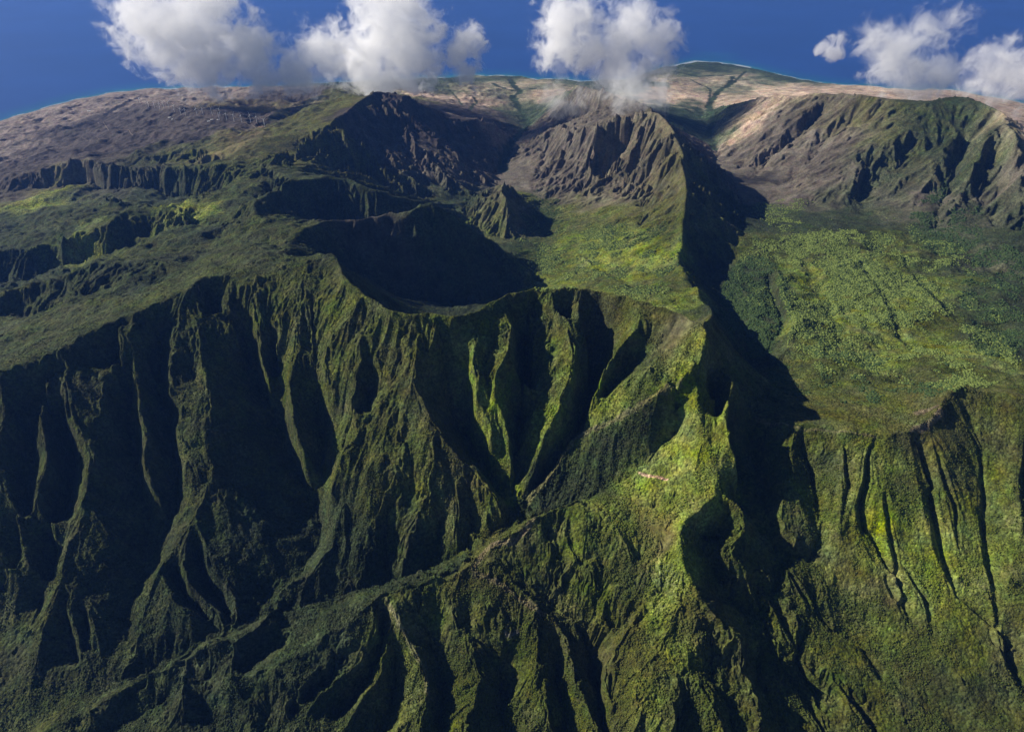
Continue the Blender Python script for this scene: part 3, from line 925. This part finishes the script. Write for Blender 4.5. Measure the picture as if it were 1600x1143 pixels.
foam = mul(t, maprange(t, da.outputs['Fac'], 1.0, 5.0, 1, 0), maprange(t, noise(t, P, 1 / 420, 5, .7), .46, .54, 0, 1))
mix = node(t, 'ShaderNodeMix', data_type='RGBA')
t.links.new(foam, mix.inputs[0]); t.links.new(ramp.outputs[0], mix.inputs[6]); mix.inputs[7].default_value = (.38, .42, .45, 1)
sw = maprange(t, noise(t, P, 1 / 2500, 6, .6), .3, .7, .88, 1.12)
bmp = node(t, 'ShaderNodeBump', Strength=.35, Distance=3.0)
t.links.new(noise(t, P, 1 / 45, 5, .6), bmp.inputs['Height'])
p = node(t, 'ShaderNodeBsdfPrincipled', Roughness=.35)
p.inputs['Specular IOR Level'].default_value = .25
t.links.new(vscale(t, mix.outputs[2], sw), p.inputs['Base Color']); t.links.new(bmp.outputs[0], p.inputs['Normal'])
o = node(t, 'ShaderNodeOutputMaterial'); t.links.new(p.outputs[0], o.inputs[0])
link('ocean', me, m_sea, kind='structure')

# ------------------------------------------------------------------ trees of the valley floors: pale crowns in drifts and dark ones between
def crowns(name, label, spec, pal, seed, rad, streaks=()):
    rs = np.random.RandomState(seed)
    import bmesh
    bm = bmesh.new(); bmesh.ops.create_icosphere(bm, subdivisions=2, radius=1.0)
    bmesh.ops.delete(bm, geom=[v for v in bm.verts if v.co.z < -.35], context='VERTS')
    tv = np.array([v.co[:] for v in bm.verts], F32); tf = np.array([[v.index for v in f.verts] for f in bm.faces], np.int32)
    bm.free()
    pts = []
    for px, py, rx, ry, n, thr in spec:
        n = int(n * 3.2)
        a = rs.rand(n) * 6.2832; q_ = np.sqrt(rs.rand(n))
        for u, v in zip(px + rx * q_ * np.cos(a), py + ry * q_ * np.sin(a)):
            pts.append((u, v, thr))
    for line, n in streaks:
        q_ = [tuple(map(float, w.split(','))) for w in line.split()]
        for a_, b_ in zip(q_[:-1], q_[1:]):
            for t_ in rs.rand(n):
                pts.append((a_[0] + (b_[0]-a_[0])*t_ + rs.normal(0, 5), a_[1] + (b_[1]-a_[1])*t_ + rs.normal(0, 3.5), .40))
    U = np.array(pts)
    # march all sight lines together
    dirs = np.array([at(u, v, 0)[:2] for u, v, _ in pts])
    t = np.linspace(.2, 1, 500)[None, :]
    xx, yy = dirs[:, :1] * t, dirs[:, 1:] * t
    hh = hsample(H, xx, yy) > CAM_H * (1 - t)
    i = np.argmax(hh, 1)
    x, y = xx[np.arange(len(i)), i], yy[np.arange(len(i)), i]
    n1 = hsample(drift, x, y) + rs.uniform(-.05, .05, len(x))
    ok = (n1 > U[:, 2]) & (i > 0) & (hsample(SL, x, y) < 1.1)
    x, y = x[ok], y[ok]
    x += rs.uniform(-12, 12, len(x)); y += rs.uniform(-12, 12, len(x))
    z = hsample(H, x, y)
    n = len(x); k = len(tv)
    r = rad[0] + (rad[1] - rad[0]) * rs.rand(n) ** 1.8
    sc = np.stack([r * rs.uniform(.8, 1.25, n), r * rs.uniform(.8, 1.25, n), r * rs.uniform(.55, .85, n)], 1)
    ang = rs.rand(n) * 6.28
    T = tv[None] * (1 + rs.uniform(-.28, .28, (n, k, 1)))
    T = T * sc[:, None, :]
    c, s_ = np.cos(ang)[:, None], np.sin(ang)[:, None]
    Vv = np.stack([T[..., 0] * c - T[..., 1] * s_ + x[:, None], T[..., 0] * s_ + T[..., 1] * c + y[:, None], T[..., 2] + (z + sc[:, 2] * .1)[:, None]], -1)
    Fv = (tf[None] + (np.arange(n) * k)[:, None, None]).reshape(-1)
    me = bpy.data.meshes.new(name)
    me.vertices.add(n * k); me.vertices.foreach_set('co', Vv.astype(F32).ravel())
    me.loops.add(len(Fv)); me.loops.foreach_set('vertex_index', Fv.astype(np.int32))
    me.polygons.add(len(Fv) // 3); me.polygons.foreach_set('loop_start', np.arange(0, len(Fv), 3, dtype=np.int32))
    at_ = me.attributes.new('tone', 'FLOAT', 'POINT'); at_.data.foreach_set('value', np.repeat(rs.rand(n), k).astype(F32))
    me.update(calc_edges=True)
    m, t_ = mat(name + '_leaves')
    ta = node(t_, 'ShaderNodeAttribute', attribute_name='tone')
    rp = node(t_, 'ShaderNodeValToRGB'); t_.links.new(ta.outputs['Fac'], rp.inputs[0])
    rp.color_ramp.elements[0].color = (*pal[0], 1); rp.color_ramp.elements[1].color = (*pal[1], 1)
    g_ = node(t_, 'ShaderNodeNewGeometry')
    fv = maprange(t_, noise(t_, g_.outputs['Position'], 1 / 5, 3, .7), .3, .7, .7, 1.3)
    p_ = node(t_, 'ShaderNodeBsdfPrincipled', Roughness=.9); p_.inputs['Specular IOR Level'].default_value = .1
    t_.links.new(vscale(t_, rp.outputs[0], fv), p_.inputs['Base Color'])
    o_ = node(t_, 'ShaderNodeOutputMaterial'); t_.links.new(p_.outputs[0], o_.inputs[0])
    print(name, n)
    return link(name, me, m, kind='stuff', label=label, category='trees')
drift = fbm(330, 141, 3) * .55 + fbm(90, 171, 3) * .45
PALE = [(1300, 450, 110, 60, 7000, .53), (1440, 480, 130, 90, 9000, .52), (1260, 370, 90, 30, 2600, .54), (1330, 400, 120, 40, 3600, .52), (1500, 560, 90, 50, 3000, .54),
        (1350, 530, 130, 60, 4600, .55), (1450, 400, 60, 25, 1200, .54), (900, 400, 60, 50, 2600, .53), (870, 440, 40, 20, 800, .5), (990, 430, 70, 40, 1500, .57),
        (960, 380, 60, 30, 1000, .57), (1190, 430, 40, 50, 900, .55), (820, 360, 25, 30, 300, .52), (1230, 330, 60, 20, 800, .56)]
DARK = [(1180, 480, 55, 80, 4600, .42), (1560, 470, 60, 90, 3600, .44), (1400, 480, 180, 110, 7000, .56), (1480, 350, 60, 50, 2000, .48), (870, 390, 70, 60, 1800, .53),
        (1000, 400, 80, 60, 2200, .55), (1350, 590, 150, 40, 2400, .56), (1490, 300, 40, 30, 600, .5), (850, 320, 25, 30, 300, .45)]
crowns('valley_trees', 'pale green tree crowns in drifts over the broad valley floor', PALE, ((.058, .088, .020), (.170, .215, .055)), 5, (3, 9.5),
       (('1290,422 1340,430 1400,448 1460,474 1520,515 1590,570', 620), ('1240,500 1300,520 1360,555 1420,600', 330), ('1280,380 1340,395 1400,400', 130),
        ('1380,330 1420,350 1440,375', 90), ('1180,455 1210,450', 120), ('1240,400 1290,410 1330,428', 330), ('1420,540 1480,560 1540,600', 330)))
crowns('forest_trees', 'dark green rounded tree crowns along the gorge terrace and valley foot', DARK, ((.022, .045, .016), (.055, .085, .026)), 6, (3, 10))

def slope_forest(n, seed):
    """single crowns standing out of the scrub on the near ridges, each of the tint of the growth around it"""
    rs = np.random.RandomState(seed)
    bm = bmesh.new(); bmesh.ops.create_icosphere(bm, subdivisions=1, radius=1.0)
    bm.verts.ensure_lookup_table()
    tv = np.array([v.co[:] for v in bm.verts], F32); tf = np.array([[v.index for v in f.verts] for f in bm.faces], np.int32)
    bm.free()
    lr = rs.uniform(math.log(1450), math.log(4700), n); th_ = rs.uniform(-.98, .98, n)
    x, y = np.exp(lr) * np.sin(th_), np.exp(lr) * np.cos(th_)
    gd = hsample(green, x, y)
    ok = (np.abs(x) < .75 * (.821 * y + 2000) + 100) & (hsample(thick, x, y) + rs.uniform(-.06, .06, n) > .47) & (gd > .35)
    x, y = x[ok], y[ok]; z = hsample(H, x, y); n = len(x); k = len(tv)
    col_ = np.stack([hsample(C[..., c_], x, y) for c_ in range(3)], 1) * rs.uniform(.78, 1.45, (n, 1)) * rs.uniform(.9, 1.12, (n, 3))
    r = 1.7 + 3.4 * rs.rand(n) ** 2.2
    T = tv[None] * (1 + rs.uniform(-.3, .3, (n, k, 1))) * np.stack([r, r, r * rs.uniform(.7, 1.1, n)], 1)[:, None, :]
    Vv = T + np.stack([x, y, z + r * .15], 1)[:, None, :]
    Fv = (tf[None] + (np.arange(n) * k)[:, None, None]).reshape(-1)
    me = bpy.data.meshes.new('slope_trees')
    me.vertices.add(n * k); me.vertices.foreach_set('co', Vv.astype(F32).ravel())
    me.loops.add(len(Fv)); me.loops.foreach_set('vertex_index', Fv.astype(np.int32))
    me.polygons.add(len(Fv) // 3); me.polygons.foreach_set('loop_start', np.arange(0, len(Fv), 3, dtype=np.int32))
    q4 = np.ones((n, k, 4), F32); q4[..., :3] = col_[:, None, :]
    ca_ = me.attributes.new('ground_colour', 'FLOAT_COLOR', 'POINT'); ca_.data.foreach_set('color', q4.ravel())
    me.update(calc_edges=True)
    m, t_ = mat('slope_leaves')
    a_ = node(t_, 'ShaderNodeAttribute', attribute_name='ground_colour')
    p_ = node(t_, 'ShaderNodeBsdfPrincipled', Roughness=.9); p_.inputs['Specular IOR Level'].default_value = .1
    t_.links.new(a_.outputs['Color'], p_.inputs['Base Color'])
    o_ = node(t_, 'ShaderNodeOutputMaterial'); t_.links.new(p_.outputs[0], o_.inputs[0])
    print('slope trees', n)
    return link('slope_trees', me, m, kind='stuff', label='scattered green tree crowns and scrub covering the near ridges and gullies', category='trees')
import bmesh
thick = fbm(150, 191, 4)
slope_forest(330000, 12)

# ------------------------------------------------------------------ dirt roads draped over the slopes
def road(name, line, wid, m):
    pts = [hit(*map(float, w.split(','))) for w in line.split()]
    P_ = []
    for a, b in zip(pts[:-1], pts[1:]):
        n = max(1, int(math.dist(a[:2], b[:2]) / 12))
        P_ += [(a[0] + (b[0]-a[0])*i/n, a[1] + (b[1]-a[1])*i/n) for i in range(n)]
    P_.append(pts[-1][:2]); P_ = blur1(np.array(P_), 7)
    d = np.gradient(P_, axis=0); d /= np.linalg.norm(d, axis=1)[:, None] + 1e-9
    nrm = np.stack([-d[:, 1], d[:, 0]], 1)
    rows = []
    for k in (-1, -.33, .33, 1):
        Q = P_ + nrm * wid * .5 * k
        rows.append(np.concatenate([Q, (hsample(H, Q[:, 0], Q[:, 1]) + 1.6)[:, None]], 1))
    A_ = np.stack(rows, 1)
    A_[..., 2] = A_[..., 2].max(1, keepdims=True)
    verts = A_.reshape(-1, 3).tolist(); n = len(P_)
    faces = [(4*i+j, 4*i+j+1, 4*i+j+5, 4*i+j+4) for i in range(n - 1) for j in range(3)]
    me_ = bpy.data.meshes.new(name); me_.from_pydata(verts, [], faces)
    return link(name, me_, m, kind='structure')
m_dirt = simple('dry_dirt', (.17, .13, .095), .95, 0, .2, 1 / 15)
for L in ("152,192 163,193 165,197 169,203 183,204 199,203 208,213", "118,218 135,219 159,218 172,216 182,216", "236,202 243,204 256,202 262,200",
          "289,196 297,196 306,194", "378,191 386,194 396,197 406,199 413,198"):
    road('dirt_road', L, 8, m_dirt)

# ------------------------------------------------------------------ wind turbines on the ridge above the dry coast
import bmesh
def tube(bm, p0, p1, r0, r1, n=16):
    a, b = Vector(p0), Vector(p1)
    q_ = (b - a).to_track_quat('Z', 'Y')
    R_ = [[bm.verts.new(c + q_ @ Vector((r * math.cos(2*math.pi*i/n), r * math.sin(2*math.pi*i/n), 0))) for i in range(n)] for c, r in ((a, r0), (b, r1))]
    for i in range(n):
        bm.faces.new((R_[0][i], R_[0][(i+1) % n], R_[1][(i+1) % n], R_[1][i]))
    bm.faces.new(R_[0][::-1]); bm.faces.new(R_[1])
def box(bm, c, s_, bev=0):
    r_ = bmesh.ops.create_cube(bm, size=1)
    for v in r_['verts']:
        v.co = Vector((v.co.x * s_[0] + c[0], v.co.y * s_[1] + c[1], v.co.z * s_[2] + c[2]))
    if bev:
        bmesh.ops.bevel(bm, geom=list({e for v in r_['verts'] for e in v.link_edges}), offset=bev, segments=2, affect='EDGES')
def mesh_of(name, fn):
    bm = bmesh.new(); fn(bm)
    bmesh.ops.recalc_face_normals(bm, faces=bm.faces)
    me_ = bpy.data.meshes.new(name); bm.to_mesh(me_); bm.free(); me_.shade_smooth() if hasattr(me_, 'shade_smooth') else None
    return me_
m_white = simple('turbine_paint', (.80, .80, .79), .4, 0, .04, .2)
HUB = 92.0
def blade_mesh(bm):
    prof = []
    for t_, ch, th_ in ((0, 2.4, 2.2), (3, 2.6, 2.0), (9, 4.4, 1.2), (18, 3.6, .8), (30, 2.6, .5), (42, 1.7, .3), (48, .6, .12)):
        tw = math.radians(16 * (1 - t_ / 48))
        ring = []
        for i in range(10):
            a = 2 * math.pi * i / 10
            u, v = math.cos(a) * ch / 2 + ch * .12, math.sin(a) * th_ / 2
            ring.append(bm.verts.new((u * math.cos(tw) - v * math.sin(tw), u * math.sin(tw) + v * math.cos(tw), 1.5 + t_)))
        prof.append(ring)
    for A_, B_ in zip(prof[:-1], prof[1:]):
        for i in range(10):
            bm.faces.new((A_[i], A_[(i+1) % 10], B_[(i+1) % 10], B_[i]))
    bm.faces.new(prof[0][::-1]); bm.faces.new(prof[-1])
me_tower = mesh_of('tower', lambda bm: (tube(bm, (0, 0, -4), (0, 0, 45), 3.2, 2.5, 20), tube(bm, (0, 0, 45), (0, 0, HUB - 2), 2.5, 1.7, 20)))
me_nac = mesh_of('nacelle', lambda bm: box(bm, (0, 3.0, HUB), (4.2, 12.5, 4.4), .7))
me_hub = mesh_of('hub', lambda bm: (tube(bm, (0, -3.4, HUB), (0, -6.2, HUB), 2.1, 1.9, 16), tube(bm, (0, -6.2, HUB), (0, -7.8, HUB), 1.9, .6, 16)))
me_blade = mesh_of('blade', blade_mesh)
me_pad = mesh_of('foundation', lambda bm: tube(bm, (0, 0, -4), (0, 0, .6), 9, 8.5, 24))
m_conc = simple('pale_concrete', (.45, .42, .38), .9, 0, .12, .5)
BASES = [(219, 162), (233, 168.6), (241.7, 168.5), (250, 170.6), (256, 168), (264, 169.5), (273, 175), (283, 180), (290.5, 180.5), (308, 180), (318, 180), (332, 180),
         (344, 180.5), (343, 187), (354.5, 188), (366, 190), (378, 190.6), (392, 191), (402, 194), (413.6, 198)]
NUM = 'first second third fourth fifth sixth seventh eighth ninth tenth'.split()
def lab(i):
    n = len(BASES)
    if i == 0:
        return 'white wind turbine standing farthest left, apart on the dry brown slope'
    if i == n - 1:
        return 'white wind turbine at the right end of the row, on bare reddish soil'
    return (f'white wind turbine, {NUM[i]} from the left in the row above the dry coast' if i < 10 else
            f'white wind turbine, {NUM[n-1-i]} from the right in the row on the green ridge')
rt = random.Random(9)
proto = None
for i, (px, py) in enumerate(BASES):
    x, y, z = hit(px, py)
    e = link('wind_turbine', None, None, label=lab(i), category='wind turbine', group='wind turbines in a row along the ridge above the dry coast')
    e.location = (x, y, z); e.rotation_euler = (0, 0, math.radians(35 + rt.uniform(-14, 14)))
    spin = rt.uniform(0, 2 * math.pi / 3)
    if proto is None:
        parts = [link('tower', me_tower, m_white), link('nacelle', me_nac, m_white), link('hub', me_hub, m_white), link('foundation', me_pad, m_conc)]
        parts += [link('blade', me_blade, m_white if k == 0 else None) for k in range(3)]
        proto = parts
    else:
        parts = [o_.copy() for o_ in proto]
        for o_ in parts:
            scene.collection.objects.link(o_)
    for o_ in parts:
        o_.parent = e
    for k, o_ in enumerate(parts[4:]):
        o_.location = (0, -5.0, HUB); o_.rotation_euler = (0, spin + k * 2 * math.pi / 3, 0)

# ------------------------------------------------------------------ the few buildings by the wind farm and the coast
m_wall = simple('pale_render', (.62, .60, .56), .85, 0, .08, .3)
m_roof = simple('white_roof_sheet', (.82, .82, .80), .5, 0, .05, .3)
m_dark = simple('dark_opening', (.04, .04, .045), .4, 0, .1, .5)
def building(px, py, L, W, Hh, rot, label, roofed=True):
    x, y, z = hit(px, py)
    e = link('building', None, None, label=label, category='building')
    e.location = (x, y, z); e.rotation_euler = (0, 0, math.radians(rot))
    link('wall', mesh_of('wall', lambda bm: box(bm, (0, 0, Hh / 2 - 3), (L, W, Hh + 6))), m_wall, e)
    def rf(bm):
        v = [bm.verts.new(c) for c in ((-L/2-1, -W/2-1, Hh-.2), (L/2+1, -W/2-1, Hh-.2), (L/2+1, W/2+1, Hh-.2), (-L/2-1, W/2+1, Hh-.2), (-L/2-1, 0, Hh + W*.2), (L/2+1, 0, Hh + W*.2))]
        for f_ in ((0, 1, 5, 4), (2, 3, 4, 5), (0, 4, 3), (1, 2, 5), (3, 2, 1, 0)):
            bm.faces.new([v[k] for k in f_])
    me_ = mesh_of('roof', rf); link('roof', me_, m_roof, e)
    for p_ in me_.polygons: p_.use_smooth = False
    link('door', mesh_of('door', lambda bm: box(bm, (L * .2, -W / 2, 2.0), (4, .3, 4))), m_dark, e)
    for k in (-1, 0):
        link('window', mesh_of('window', lambda bm: box(bm, (k * L * .3, -W / 2, 3.0), (3, .25, 1.6))), m_dark, e)
building(264.5, 184, 34, 16, 6, 15, 'pale maintenance building below the left half of the turbine row')
building(269.5, 186.5, 26, 14, 5, 60, 'smaller pale shed just right of the maintenance building below the turbines')
building(326, 190, 42, 15, 6, 25, 'long white roofed shed left of the two below the turbine row')
building(331, 187.5, 38, 15, 6, 25, 'long bright roofed shed upper right of the pair below the turbines')
building(340, 187.5, 18, 12, 6, 10, 'small white hut among the turbines, right of the long sheds')
building(139, 174, 50, 20, 7, 20, 'low pale building alone near the left coast')

# ------------------------------------------------------------------ clouds on the far ridges: real volumes of air, dense in the heart and frayed at the rim
def cloud(name, label, lobes, dens=.0042, fray=1.0, seed=0, wisp=False):
    """lobes: px, py, distance along the ground, radius px"""
    W = []
    for px, py, d, rp, *fl in lobes:
        v = (571.5 - py) / FPX
        dy, dz = CP + v * SP, -SP + v * CP
        D = d / dy
        W.append((((px - 800) / FPX) * D, d, CAM_H + dz * D, rp * D / FPX, fl[0] if fl else 1.0))
    W = np.array(W)
    lo = (W[:, :3] - W[:, 3:4] * 1.55).min(0); hi = (W[:, :3] + W[:, 3:4] * 1.55).max(0)
    c = (lo + hi) / 2; h_ = (hi - lo) / 2
    bm = bmesh.new()
    # hull: one rounded shell around every lobe
    P_ = []
    for w in W:
        for k in range(60):
            ph = math.acos(1 - 2 * (k + .5) / 60); al = math.pi * (1 + 5 ** .5) * k
            P_.append((w[0] - c[0] + 1.5 * w[3] * math.cos(al) * math.sin(ph), w[1] - c[1] + 1.5 * w[3] * math.sin(al) * math.sin(ph), w[2] - c[2] + 1.5 * w[3] * math.cos(ph)))
    for q_ in P_:
        bm.verts.new(q_)
    res = bmesh.ops.convex_hull(bm, input=bm.verts[:])
    bmesh.ops.delete(bm, geom=list({g_ for g_ in res['geom_interior'] + res['geom_unused'] if isinstance(g_, bmesh.types.BMVert)}), context='VERTS')
    me_ = bpy.data.meshes.new(name); bm.to_mesh(me_); bm.free()
    m, t_ = mat(name + '_air_' + str(seed))
    tc = node(t_, 'ShaderNodeTexCoord'); Pn = tc.outputs['Object']
    # billowing warp
    nz = node(t_, 'ShaderNodeTexNoise', Scale=1 / 420, Detail=2.0, Roughness=.5)
    off = node(t_, 'ShaderNodeVectorMath', operation='ADD'); off.inputs[1].default_value = (seed * 913.0, seed * 377.0, 0)
    t_.links.new(Pn, off.inputs[0]); Pq = off.outputs[0]
    field = None
    for w in W:
        dn = node(t_, 'ShaderNodeVectorMath', operation='DISTANCE'); dn.inputs[1].default_value = tuple(w[:3] - c)
        t_.links.new(Pn, dn.inputs[0])
        v = maprange(t_, dn.outputs['Value'], 0, w[3], float(w[4]), 0)
        t_.nodes[-1].clamp = False
        if field is None:
            field = v
        else:
            mx = node(t_, 'ShaderNodeMath', operation='SMOOTH_MAX'); mx.inputs[2].default_value = .25
            t_.links.new(field, mx.inputs[0]); t_.links.new(v, mx.inputs[1]); field = mx.outputs[0]
    n1 = node(t_, 'ShaderNodeTexNoise', Scale=1 / 300, Detail=9.0, Roughness=.72, Distortion=.5)
    t_.links.new(Pq, n1.inputs['Vector'])
    nn = maprange(t_, n1.outputs['Fac'], .3, .7, -fray, fray)
    sm = mul(t_, field, nn, 'ADD')
    den = maprange(t_, sm, .12 if not wisp else .2, .42 if not wisp else 1.0, 0, dens)
    vol = node(t_, 'ShaderNodeVolumePrincipled'); vol.inputs['Color'].default_value = (1, 1, 1, 1); vol.inputs['Anisotropy'].default_value = 0.0
    t_.links.new(den, vol.inputs['Density'])
    o_ = node(t_, 'ShaderNodeOutputMaterial'); t_.links.new(vol.outputs[0], o_.inputs['Volume'])
    m.cycles.volume_sampling = 'MULTIPLE_IMPORTANCE'
    m.cycles.volume_step_rate = .25
    ob = link(name, me_, m, label=label, category='cloud', group='clouds over the far ridges and coast')
    ob.location = tuple(c)
    return ob
cloud('cloud', 'broad white cloud at far left, two rounded heaps over the sea', [(235, 30, 11500, 60), (290, 45, 11500, 75), (330, 20, 11500, 55), (255, 85, 11300, 35), (320, 95, 11300, 50), (385, 80, 11200, 52), (395, 110, 11100, 38), (290, 105, 11300, 38)], seed=1)
cloud('cloud', 'small low puff between the broad left cloud and the tall white one', [(466, 106, 11200, 42), (508, 86, 11300, 42), (452, 125, 11100, 22), (530, 105, 11300, 24), (475, 35, 11500, 14, .6), (480, 60, 11500, 12, .5)], seed=2)
cloud('cloud', 'tallest bright white cloud rising over the dark left mountain', [(610, 20, 12000, 62), (628, 65, 12000, 66), (580, 85, 11900, 50), (600, 118, 11800, 42), (662, 92, 11900, 32), (565, 110, 11800, 34), (645, 125, 11800, 26)], seed=3)
cloud('cloud', 'small upright puff just right of the tallest cloud', [(730, 68, 12000, 30), (722, 92, 11900, 28), (730, 114, 11800, 23), (738, 132, 11800, 12, .6)], seed=4, dens=.006)
cloud('cloud', 'thick white cloud with a pointed left tip above the middle coast', [(885, 40, 12600, 46), (880, 75, 12600, 38), (855, 85, 12600, 24), (910, 25, 12600, 34), (920, 75, 12500, 30)], seed=5)
cloud('cloud', 'ragged grey white cloud trailing wisps over the central peak', [(985, 55, 12600, 50), (960, 90, 12550, 45), (1030, 60, 12600, 34), (1010, 105, 12500, 30), (1045, 100, 12500, 22, .6)], seed=6, dens=.003, fray=1.0)
cloud('cloud', 'faint wisps of mist hanging on the summit of the central peak', [(985, 130, 9300, 38), (970, 160, 9300, 24, .6), (1030, 145, 9300, 28, .7), (960, 140, 9300, 25, .7)], seed=11, dens=.002, fray=1.0)
cloud('cloud', 'thin torn cloud over the right mountain with streamers above it', [(1370, 65, 10800, 34, .9), (1400, 90, 10800, 46), (1430, 125, 10700, 40), (1385, 115, 10700, 28, .8), (1465, 120, 10700, 36, .9), (1450, 60, 10900, 30, .6), (1490, 40, 11000, 26, .6), (1510, 20, 11000, 18, .6), (1440, 40, 10900, 20, .7)], seed=7, dens=.0024, fray=1.0)
cloud('cloud', 'pale cloud at the right edge above the coast', [(1545, 110, 11500, 36, .9), (1590, 120, 11500, 46), (1570, 90, 11500, 30, .8), (1530, 130, 11400, 26, .8), (1620, 110, 11500, 40)], seed=8, dens=.0026, fray=.95)
cloud('cloud', 'tiny thin wisp alone over the blue sea right of centre', [(1302, 85, 12000, 16, .8), (1285, 75, 12000, 10, .7), (1312, 60, 12000, 14, .7)], seed=9, dens=.005, fray=1.0)
cloud('cloud', 'thin mist lying along the slope left of the central peak', [(870, 150, 9300, 26, .75), (905, 150, 9200, 24, .7), (885, 165, 9100, 18, .6)], seed=10, dens=.0014, fray=1.0)

# ------------------------------------------------------------------ the air between
def haze_mesh(bm):
    box(bm, (0, 20000, 1650), (150000, 190000, 3800))
m, t_ = mat('haze_air')
vol = node(t_, 'ShaderNodeVolumePrincipled', Density=0.72e-5); vol.inputs['Color'].default_value = (.13, .33, 1, 1); vol.inputs['Anisotropy'].default_value = .2
o_ = node(t_, 'ShaderNodeOutputMaterial'); t_.links.new(vol.outputs[0], o_.inputs['Volume'])
link('haze', mesh_of('haze', haze_mesh), m, kind='stuff')
